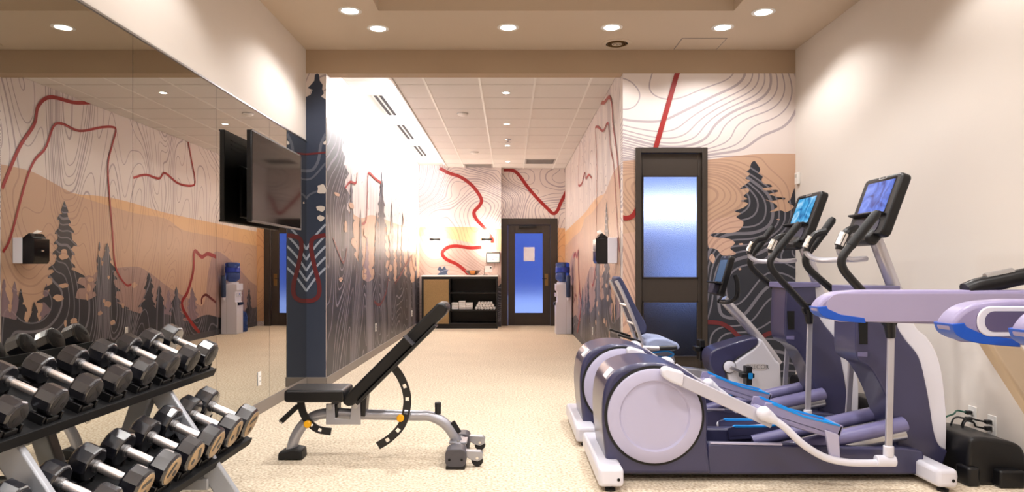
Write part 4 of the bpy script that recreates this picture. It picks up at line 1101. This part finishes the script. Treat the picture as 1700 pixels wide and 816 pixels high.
# console
CU = Vector((.345, 0, .94)).normalized(); CN = Vector((-CU.z, 0, CU.x)); CR = Vector((0, -1, 0))
CC = Vector((2.215, Yc, 1.612))
def tab(c0, hw, hh, th, r):
    pts = rrect(-hw, hw, -hh, hh, r, 5); n = len(pts)
    vs = [c0 + CR * p[0] + CU * p[1] for p in pts] + [c0 + CR * p[0] + CU * p[1] - CN * th for p in pts]
    return MB().add(vs, [tuple(range(n)), tuple(range(2 * n - 1, n - 1, -1))] + [(i, (i + 1) % n, n + (i + 1) % n, n + i) for i in range(n)])
con = obj('console', tab(CC, .215, .195, .06, .035), BLACKP, E, bevel=.012, seg=3)
def screen_mat(name, c1, c2, c3):
    m = bpy.data.materials.new(name); m.use_nodes = True; nt = m.node_tree; bsdf = nt.nodes['Principled BSDF']
    bsdf.inputs['Roughness'].default_value = .1; bsdf.inputs['Base Color'].default_value = (.01, .01, .02, 1)
    tc = nt.nodes.new('ShaderNodeTexCoord'); n = nt.nodes.new('ShaderNodeTexNoise'); n.inputs['Scale'].default_value = 9; n.inputs['Detail'].default_value = 3; n.inputs['Distortion'].default_value = 1.5
    nt.links.new(tc.outputs['Object'], n.inputs['Vector'])
    cr_ = nt.nodes.new('ShaderNodeValToRGB')
    cr_.color_ramp.elements[0].position = .3; cr_.color_ramp.elements[0].color = (*lin(c1), 1)
    cr_.color_ramp.elements[1].position = .75; cr_.color_ramp.elements[1].color = (*lin(c3), 1)
    k_ = cr_.color_ramp.elements.new(.5); k_.color = (*lin(c2), 1)
    nt.links.new(n.outputs['Fac'], cr_.inputs[0]); nt.links.new(cr_.outputs[0], bsdf.inputs['Emission Color'])
    bsdf.inputs['Emission Strength'].default_value = .85
    return m
SCR1 = screen_mat('blue_screen', (30, 44, 130), (74, 112, 214), (120, 150, 236))
SCR2 = screen_mat('cyan_screen', (16, 90, 150), (70, 170, 225), (190, 230, 250))
scr = obj('screen', tab(CC + CU * .055 + CN * .0015, .155, .103, .002, .004), SCR1, con, smooth=0)
obj('screen_frame', tab(CC + CU * .055 + CN * .0005, .168, .116, .002, .006), mat('gloss_black', (8, 8, 10), .12, var=0), con, smooth=0)
obj('name_plate', tab(CC + CU * .181 + CN * .001, .045, .008, .002, .003), STEELB, con, smooth=0)
text('name_text', 'PRECOR', .016, frame_matrix(CC + CU * .181 + CN * .0016, CR, CU), BLACKP, con, .0003)
obj('reading_ledge', MB().obox(CC - CU * .066 + CN * .022, CR, CN, CU, .185, .022, .006), BLACKP, con, bevel=.004)
obj('keypad', tab(CC - CU * .13 + CN * .004, .15, .045, .006, .03), mat('keypad_grey', (58, 56, 72), .4, var=.3, scale=60), con)
pod = obj('console_pod', MB().prism([(p.x, p.z) for p in (CC - CU * .13 - CN * .01, CC - CU * .21 + CN * .035, CC - CU * .255 + CN * .02, CC - CU * .25 - CN * .04, CC - CU * .12 - CN * .085, CC + CU * .0 - CN * .075)], Yc - .13, Yc + .13), BLACKP, E, bevel=.018, seg=3)
# fixed hand grips
for sg in (-1, 1):
    pth = smoothpath([(2.17, Yc, 1.29), (2.08, Yc + sg * .1, 1.285), (1.97, Yc + sg * .19, 1.285), (1.915, Yc + sg * .215, 1.315), (1.905, Yc + sg * .22, 1.345)], 5)
    fh = obj('fixed_handlebar', MB().tube(pth, .017, 10), SILVT, E)
    g2 = [(1.905, Yc + sg * .22, 1.34), (1.912, Yc + sg * .22, 1.37), (1.935, Yc + sg * .215, 1.415), (1.965, Yc + sg * .21, 1.45), (2.02, Yc + sg * .19, 1.465)]
    obj('grip', MB().tube(smoothpath(g2, 4), .024, 10), BLACKP, fh)
    obj('pulse_sensor', MB().tube([(1.906, Yc + sg * .224, 1.36), (1.94, Yc + sg * .22, 1.43)], .0255, 12).moved(Matrix.Translation((-.006, 0, .002))), CHROME, fh)
# swinging arms, links and pedals
def swing(Y, up, rod, tubepts, ball_, br_=.042):
    w = 'a'
    a_ = obj('swing_arm', MB().tube(smoothpath([P(x_, y_, Y) for x_, y_ in up], 5), .0235, 12), BLACKM, E)
    tip = P(*up[0], Y); nx = (tip - P(*up[1], Y)).normalized()
    obj('hand_grip', MB().tube([P(*up[2], Y), P(*up[1], Y), tip, tip + nx * .02], [.0265, .0265, .0265, .017], 12), RUBBER, a_)
    pv = P(*up[-1], Y)
    obj('pivot_hub', MB().lathe([(.04, -.02), (.045, 0), (.04, .02)], pv, (0, 1, 0), 18).tube([pv, P(*rod[0], Y)], [.034, .024], 12), BLACKP, a_)
    obj('link_rod', MB().beam(P(*rod[0], Y), P(*rod[1], Y), .02, .036), SILVT, E, bevel=.004)
    j = P(*rod[1], Y)
    obj('link_joint', MB().tube([j + Vector((0, 0, .03)), j - Vector((0, 0, .03))], .028, 12).tube([j - Vector((.07, 0, .055)), j + Vector((.035, 0, -.055))], .032, 12), WHITEP, E, bevel=.004)
    obj('curved_link', MB().tube(smoothpath([P(x_, y_, Y) for x_, y_ in tubepts], 5), .0205, 12), WHITEP, E)
    bq = P(*ball_, Y)
    obj('ball_joint', MB().ball(bq, br_).tube([bq, P(*tubepts[-1], Y), P(*tubepts[-2], Y).lerp(P(*tubepts[-1], Y), .6)], [br_ * .95, br_ * .8, .022], 12), WHITEP, E)
swing(3.87, [(1454, 356), (1440, 373), (1412, 408), (1398, 428), (1399, 444), (1412, 462), (1440, 492), (1476, 531)], [(1479, 560), (1475, 748)],
      [(1484, 766), (1440, 768), (1400, 766), (1366, 757), (1332, 736), (1302, 708), (1278, 692)], (1268, 686))
swing(4.59, [(1381, 366), (1368, 384), (1348, 411), (1338, 427), (1341, 443), (1360, 462), (1394, 491), (1424, 522)], [(1416, 552), (1407, 702)],
      [(1412, 716), (1370, 718), (1330, 716), (1290, 708), (1240, 700), (1205, 704)], (1196, 704), .026)
def pedal(Y0, Y1_, Yp, x0, y0_, x1, y1_, shell, lean):
    # tray seen from the side runs from (x0, y0_) at the heel to (x1, y1_) at the toe
    a_, b_ = P(x0, y0_, Yp), P(x1, y1_, Yp)
    dd = (b_ - a_).normalized(); up = Vector((-dd.z, 0, dd.x)); Lp = (b_ - a_).length
    q_ = lambda s_, h_: ((a_ + dd * (s_ * Lp) + up * h_).x, (a_ + dd * (s_ * Lp) + up * h_).z)
    t_ = obj('pedal', MB().prism([q_(0, -.03), q_(.5, -.036), q_(1, -.03), q_(1, .005), q_(0, .005)], Y0, Y1_), shell, E, bevel=.008)
    for yy in (Y0, Y1_ - .014):
        obj('side_rail', MB().prism([q_(0, -.01), q_(1, -.01), q_(1.0, .055), q_(.96, .055), q_(.5, .044), q_(.1, .062), q_(0, .05)], yy, yy + .014), shell, t_, bevel=.004)
        obj('blue_edging', MB().prism([q_(.07, .058), q_(.1, .063), q_(.5, .046), q_(.96, .057), q_(.96, .048), q_(.5, .036), q_(.1, .05)], yy - .003, yy + .017), BLUE, t_)
    obj('toe_wall', MB().prism([q_(.955, -.01), q_(1, -.01), q_(1.01, .056), q_(.97, .056)], Y0, Y1_), shell, t_, bevel=.004)
    obj('blue_toe', MB().prism([q_(.945, .035), q_(.957, .035), q_(.967, .054), q_(.955, .054)], Y0 + .012, Y1_ - .012), BLUE, t_)
    obj('foot_mat', MB().prism([q_(.03, .005), q_(.94, .005), q_(.94, .011), q_(.03, .011)], Y0 + .02, Y1_ - .02), LAVEN, t_)
    return t_
pedal(3.90, 4.11, 3.92, 1265, 681, 1392, 721, mat('pedal_lavender', (138, 134, 168), .4, var=.03), 0)
pedal(4.36, 4.57, 4.38, 1208, 722, 1330, 712, PURPLE, 0)
obj('pedal_bracket', MB().prism(xz([(1368, 712), (1391, 720), (1394, 762), (1376, 756)], 3.9), 3.885, 3.91), LAVEN, E, bevel=.006)
k0 = P(1112, 622, 3.92)
arm = obj('pedal_arm', MB().beam(P(1118, 624, 3.92), P(1282, 700, 3.92), .04, .07), mat('pale_silver', (196, 194, 206), .35, metal=.15, var=.02), E, bevel=.006)
obj('arm_cover', MB().prism([(p.x, p.z) for p in (P(1096, 612, 3.92), P(1104, 607, 3.92), P(1134, 616, 3.92), P(1131, 640, 3.92), P(1112, 633, 3.92), P(1098, 624, 3.92))], 3.88, 3.96), WHITEP, arm, bevel=.016, seg=3)
obj('pedal_arm', MB().beam(P(1120, 608, 4.54), P(1225, 680, 4.54), .04, .05), MATS['pale_silver'], E, bevel=.006)
obj('far_arm_cover', MB().ball(P(1105, 604, 4.54), .06, .05, .05), WHITEP, E)
for yy in (4.08, 4.38):
    r0, r1 = P(1276, 752, 4.08), P(1500, 703, 4.08)
    r0.y = r1.y = yy
    rp = obj('ramp_rail', MB().tube([r0, r1], .058, 16, .75), PURPLEB, E)
    obj('ramp_track', MB().tube([r0 + Vector((.012, 0, -.055)), r1 + Vector((0, 0, -.055))], .04, 14), STEELB, E)
E2 = copy_tree(E, None, (-.03, .98, 0))
E2['label'] = 'farther elliptical trainer, half hidden behind its twin, cyan screen'
for c_ in [x_ for x_ in bpy.data.objects if x_.parent == E2]:
    for g_ in [x_ for x_ in bpy.data.objects if x_.parent == c_]:
        if g_.name.startswith('screen') and not g_.name.startswith('screen_frame'):
            g_.data = g_.data.copy(); g_.data.materials[0] = SCR2

# ------------------------------------------------------------------ recumbent bike
YK = 6.2
R_ = thing('recumbent_bike', 'recumbent exercise bike in front of the glazed door', 'exercise bike', (1.7, YK, 0))
Yn_ = 6.07
k = lambda pts, Y=Yn_: xz(pts, Y)
wh = k([(1206, 612), (1224, 597), (1252, 578), (1259, 570), (1261, 561), (1268, 566), (1289, 598), (1296, 603), (1298, 640), (1298, 664), (1236, 664), (1212, 640)])
obj('white_shroud', MB().prism(wh, Yn_, 2 * YK - Yn_), WHITEP, R_, bevel=.02, seg=3)
pu = smoothpath([(*p, 0) for p in k([(1183, 618), (1178, 600), (1180, 586), (1190, 578), (1220, 568), (1248, 561), (1258, 561), (1257, 572), (1240, 584), (1222, 596), (1206, 612), (1207, 640)])], 3)
obj('purple_shroud', MB().prism([(p.x, p.y) for p in pu], Yn_ - .004, 2 * YK - Yn_ + .004), PURPLE, R_, bevel=.02, seg=3)
bz = P(1254, 608.5, Yn_)
bd = obj('badge', MB().rbox(bz.x - .098, bz.x + .098, Yn_ - .004, Yn_ + .001, bz.z - .027, bz.z + .027, .025, 'y'), mat('badge_grey', (206, 202, 204), .4), R_)
text('badge_text', 'PRECOR', .052, frame_matrix((bz.x + .02, Yn_ - .0045, bz.z), (1, 0, 0), (0, 0, 1)), mat('badge_ink', (120, 120, 128), .4), bd, .0006)
cz0 = P(1210.5, 608, Yn_)
cr_ = obj('crank_hub', MB().lathe([(.052, 0), (.052, .02), (.03, .03)], (cz0.x, Yn_, cz0.z), (0, -1, 0), 24), WHITEP, R_)
obj('crank_seal', MB().lathe([(.06, 0), (.06, .006)], (cz0.x, Yn_, cz0.z), (0, -1, 0), 24), RUBBER, cr_)
pe = P(1240, 622, 5.98)
obj('crank_arm', MB().beam((cz0.x, Yn_ - .03, cz0.z), (pe.x, Yn_ - .04, pe.z), .02, .03), STEELB, cr_, bevel=.003)
obj('pedal', MB().box(pe.x - .06, pe.x + .05, 5.93, 6.02, pe.z - .02, pe.z + .02).box(pe.x - .02, pe.x + .03, 5.93, 6.02, pe.z - .08, pe.z + .08), BLACKP, R_, bevel=.006)
obj('pedal_strap', MB().rbox(pe.x - .005, pe.x + .03, 5.92, 6.025, pe.z - .025, pe.z + .025, .008, 'y'), BLUE, R_)
pf = P(1166, 580, 6.4)
obj('pedal', MB().box(pf.x - .07, pf.x + .04, 6.38, 6.48, pf.z - .015, pf.z + .03).box(pf.x - .03, pf.x + .02, 6.38, 6.48, pf.z - .1, pf.z + .09), BLACKP, R_, bevel=.006)
obj('crank_arm', MB().beam((cz0.x, 6.36, cz0.z), (pf.x, 6.37, pf.z), .02, .03), STEELB, cr_, bevel=.003)
obj('mast', MB().tube(smoothpath([P(1291, 604, YK), P(1270, 574, YK), P(1236, 534, YK), P(1200, 496, YK)], 5), .042, 14), SILVT, R_)
KU = Vector((.28, 0, .96)).normalized(); KN = Vector((-KU.z, 0, KU.x))
KC = P(1195, 456, YK)
sv = (CU, CN); CU, CN = KU, KN
bc_ = obj('console', tab(KC, .13, .18, .055, .03), BLACKP, R_, bevel=.01, seg=3)
obj('screen', tab(KC + KU * .04 + KN * .001, .1, .1, .002, .004), mat('grey_lcd', (70, 88, 112), .08, var=.05, emis=(70, 100, 140), es=.25), bc_, smooth=0)
obj('reading_ledge', MB().obox(KC - KU * .08 + KN * .03, CR, KN, KU, .14, .03, .006), BLACKP, bc_, bevel=.004)
obj('keypad', tab(KC - KU * .13 + KN * .045, .07, .05, .06, .02), mat('keypad_grey', (58, 56, 72)), bc_, bevel=.006)
obj('name_plate', tab(KC + KU * .165 + KN * .001, .03, .006, .002, .002), STEELB, bc_, smooth=0)
CU, CN = sv
for sg in (-1, 1):
    obj('loop_grip', MB().tube(smoothpath([P(1196, 500, YK) + Vector((0, sg * .03, 0)), P(1203, 499, YK) + Vector((0, sg * .13, 0)), P(1211, 490, YK) + Vector((0, sg * .2, 0)), P(1212, 470, YK) + Vector((0, sg * .2, 0)), P(1209, 456, YK) + Vector((0, sg * .19, 0))], 5), .02, 10), BLACKP, R_)
# seat
bk = smoothpath([(*p, 0) for p in k([(1019, 461), (1026, 459), (1038, 480), (1050, 505), (1062, 525), (1068, 538), (1067, 548), (1061, 552), (1055, 548), (1044, 525), (1034, 500), (1026, 482)], YK)], 3)
obj('back_cushion', MB().prism([(p.x, p.y) for p in bk], YK - .15, YK + .15), CUSH, R_, bevel=.02, seg=3)
for yy in (YK - .17, YK + .17):
    obj('back_frame', MB().tube(smoothpath([P(1018, 465, YK), P(1026, 480, YK), P(1040, 512, YK), P(1052, 542, YK), P(1060, 566, YK)], 4), .02, 10, .8).moved(Matrix.Translation((0, yy - YK, 0))), SILVT, R_)
for y_ in (505, 535):
    obj('back_rail', MB().tube([P(1036 + (y_ - 505) * .4, y_, YK) - Vector((0, .17, 0)), P(1036 + (y_ - 505) * .4, y_, YK) + Vector((0, .17, 0))], .014, 8), SILVT, R_)
sc_ = k([(1064, 572), (1066, 561), (1080, 556), (1100, 558), (1116, 565), (1121, 573), (1112, 577), (1070, 577)], YK)
obj('seat_cushion', MB().prism(sc_, YK - .21, YK + .21), mat('pale_blue_cushion', (158, 170, 204), .6, var=.04), R_, bevel=.02, seg=3)
for sg in (-1, 1):
    yy = YK + sg * .26
    sh_ = obj('seat_rail', MB().tube([P(1058, 571, YK) + Vector((0, sg * .26, 0)), P(1084, 572, YK) + Vector((0, sg * .26, 0))], .017, 10).tube([P(1062, 571, YK), P(1062, 571, YK) + Vector((0, sg * .26, 0))], .014, 8), SILVT, R_)
    obj('grip', MB().tube([P(1084, 572, YK) + Vector((0, sg * .26, 0)), P(1112, 571, YK) + Vector((0, sg * .26, 0))], .021, 10), BLACKP, sh_)
    obj('arm_tray', MB().beam(P(1018, 550, YK) + Vector((0, sg * .25, 0)), P(1054, 562, YK) + Vector((0, sg * .25, 0)), .09, .02), BLACKP, R_, bevel=.006)
obj('seat_carriage', MB().prism(k([(1068, 577), (1110, 577), (1118, 598), (1072, 592)], YK), YK - .09, YK + .09), SILVERP, R_, bevel=.006)
obj('adjust_lever', MB().tube(smoothpath([P(1076, 586, YK - .12), P(1090, 584, YK - .14), P(1108, 582, YK - .15), P(1118, 587, YK - .14), P(1110, 592, YK - .12), P(1092, 592, YK - .11), P(1078, 590, YK - .1)], 4), .009, 8), BLUE, R_)
obj('seat_beam', MB().beam((1.0, YK, .36), (2.05, YK, .24), .13, .1), SILVERP, R_, bevel=.012)
obj('rear_leg', MB().beam((1.05, YK, .36), (.98, YK, .05), .1, .08), SILVERP, R_, bevel=.008)
obj('rear_stabiliser', MB().rbox(.93, 1.05, YK - .3, YK + .3, .0, .07, .02, 'y'), WHITEP, R_, bevel=.01)
obj('front_stabiliser', MB().rbox(2.24, 2.38, YK - .32, YK + .32, .0, .08, .03, 'y'), WHITEP, R_, bevel=.01)
obj('shroud_base', MB().box(1.98, 2.36, YK - .1, YK + .1, .02, .13), BLACKP, R_, bevel=.01)

# ------------------------------------------------------------------ treadmill
RAILP = mat('rail_lavender', (150, 141, 178), .36, var=.03, scale=4, coat=.2)
def treadmill(label):
    T = thing('treadmill', label, 'treadmill', (1.95, 2.135, 0), 'treadmills')
    x0 = 1.10
    for Yr, sg in ((2.51, 1), (1.76, -1)):
        zt_ = 1.155; zb2 = 1.03
        out = [(x0 + .15, zt_), (x0 + .07, zt_ - .008), (x0 + .025, zt_ - .028), (x0, zt_ - .062), (x0 + .012, zt_ - .085), (x0 + .06, zt_ - .104), (x0 + .15, zb2 + .012), (x0 + .5, zb2), (2.3, zb2 - .02), (2.3, zt_)]
        sl = smoothpath([(*p, 0) for p in out[:8]], 4)
        prof = [(p.x, p.y) for p in sl] + out[8:]
        r = obj('side_rail', MB().prism(prof, Yr - .035, Yr + .035), RAILP, T, bevel=.012, seg=3)
        blue = [(x0 - .002, zt_ - .06), (x0 + .011, zt_ - .088), (x0 + .06, zt_ - .107), (x0 + .15, zb2 + .009), (x0 + .17, zb2 + .008), (x0 + .165, zb2 + .026), (x0 + .08, zb2 + .038), (x0 + .035, zb2 + .058), (x0 + .03, zb2 + .068)]
        bs = smoothpath([(*p, 0) for p in blue[:5]], 4)
        obj('blue_bumper', MB().prism([(p.x, p.y) for p in bs] + blue[5:], Yr - .038, Yr + .038), BLUED, r, bevel=.004)
        yo = Yr + sg * .035                      # outer face carries the padded inset, inner face a plain panel
        inn = rrect(x0 + .06, 2.2, zb2 + .034, zt_ - .016, .034, 6)
        obj('raised_panel', MB().prism(inn, min(yo, yo + sg * .006), max(yo, yo + sg * .006)), WHITEP, r, bevel=.003)
        inn2 = rrect(x0 + .078, 2.1, zb2 + .046, zt_ - .028, .024, 6)
        obj('inset_panel', MB().prism(inn2, min(yo, yo + sg * .0075), max(yo, yo + sg * .0075)), mat('inset_purple', (92, 84, 118), .5, var=.05), r)
        yi = Yr - sg * .035
        inn3 = [(p[0] + .018, p[1]) for p in rrect(x0 + .01, 2.2, zb2 + .012, zt_ - .012, .05, 8)]
        obj('inner_panel', MB().prism(inn3, min(yi, yi - sg * .002), max(yi, yi - sg * .002)), mat('inner_lavender', (168, 159, 190), .45, var=.03), r, bevel=.001)
        hp_ = smoothpath([(x0 + .55, Yr, zt_ - .004), (x0 + .59, Yr, zt_ + .012), (x0 + .66, Yr, zt_ + .026), (x0 + .82, Yr, zt_ + .06), (x0 + .95, Yr, zt_ + .075)], 5)
        obj('hand_grip', MB().tube(hp_, .03, 12), BLACKP, r)
        obj('pulse_strip', MB().tube([Vector((x0 + .62, Yr, zt_ + .046)), Vector((x0 + .72, Yr, zt_ + .066))], .014, 8), STEELB, r)
        obj('upright', MB().beam((1.72, Yr, 1.04), (2.30, Yr, .14), .07, .1), mat('champagne_paint', (196, 176, 150), .4, metal=.2), T, bevel=.012)
    obj('console_bridge', MB().box(2.05, 2.22, 1.76, 2.51, 1.02, 1.1), PURPLE, T, bevel=.02)
    cb = obj('console', MB().obox((2.30, 2.135, 1.3), (.35, 0, .94), (0, 1, 0), (-.94, 0, .35), .16, .3, .04), BLACKP, T, bevel=.015)
    obj('screen', MB().obox(Vector((2.30, 2.135, 1.32)) + Vector((-.94, 0, .35)) * .041, (.35, 0, .94), (0, 1, 0), (-.94, 0, .35), .11, .17, .001), mat('gloss_black', (8, 8, 10)), cb, smooth=0)
    obj('deck', MB().box(.75, 2.35, 1.80, 2.47, .1, .17), PURPLE, T, bevel=.015)
    obj('running_belt', MB().box(.76, 2.1, 1.89, 2.38, .165, .178), RUBBER, T, bevel=.003)
    obj('motor_cover', MB().prism([(2.1, .1), (2.62, .06), (2.62, .2), (2.5, .27), (2.15, .26)], 1.78, 2.49), PURPLE, T, bevel=.03, seg=3)
    for xx in (.85, 2.5):
        for yy in (1.86, 2.41):
            obj('foot', MB().lathe([(.035, 0), (.035, .02), (.02, .03), (.02, .11)], (xx, yy, 0), (0, 0, 1), 14), RUBBER, T)
    return T
T1_ = treadmill('treadmill cut by the right edge, long purple side rails with blue tips')
T2_ = copy_tree(T1_, None, (.06, -.935, 0))
T2_['label'] = 'treadmill nearest the viewer, only the tip of one rail in view'

# ------------------------------------------------------------------ black power boxes, cords
def power_box(x0, y0_, label):
    t_ = thing('power_box', label, 'power box', (x0 + .16, y0_ + .2, 0), 'black power boxes by the right wall')
    prof = smoothpath([(*p, 0) for p in [(x0, .12), (x0 + .01, .24), (x0 + .05, .272), (x0 + .17, .262), (x0 + .28, .235), (x0 + .325, .18), (x0 + .335, .06)]], 4)
    obj('cover', MB().prism([(x0 + .335, .0), (x0, .0)] + [(p.x, p.y) for p in prof], y0_, y0_ + .42), BLACKP, t_, bevel=.02, seg=3)
    obj('connector', MB().box(x0 + .14, x0 + .28, y0_ - .06, y0_ + .02, .0, .1), BLACKP, t_, bevel=.012)
    obj('side_lug', MB().box(x0 - .02, x0 + .05, y0_ - .03, y0_ + .09, .0, .11), BLACKP, t_, bevel=.015)
    return t_
pb = power_box(2.60, 3.93, 'black power box on the floor at the right wall, nearest of three')
power_box(2.60, 4.93, 'black power box on the floor behind the nearest elliptical tower')
power_box(2.52, 5.86, 'black power box on the floor in front of the bike')
cords = [((XR - .012, 4.25, .29), (2.78, 4.27, .25), BLACKP), ((XR - .012, 4.25, .25), (2.74, 4.2, .255), BLACKP),
         ((XR - .012, 4.43, .31), (2.66, 4.27, .262), mat('green_cord', (24, 84, 70), .5)), ((XR - .012, 4.43, .27), (2.70, 4.25, .26), BLACKP)]
for (a_, b_, m_) in cords:
    a_ = Vector(a_); b_ = Vector(b_)
    pth = smoothpath([a_ + Vector((-.03, 0, 0)), a_ + Vector((-.09, 0, .012)), a_.lerp(b_, .6) + Vector((0, 0, .04)), b_ + Vector((.02, 0, .05)), b_], 6)
    cb_ = obj('cord', MB().tube(pth, .0055, 8), m_, pb)
    obj('plug', MB().box(a_.x - .035, a_.x + .001, a_.y - .014, a_.y + .014, a_.z - .012, a_.z + .012), BLACKP, cb_, bevel=.004)
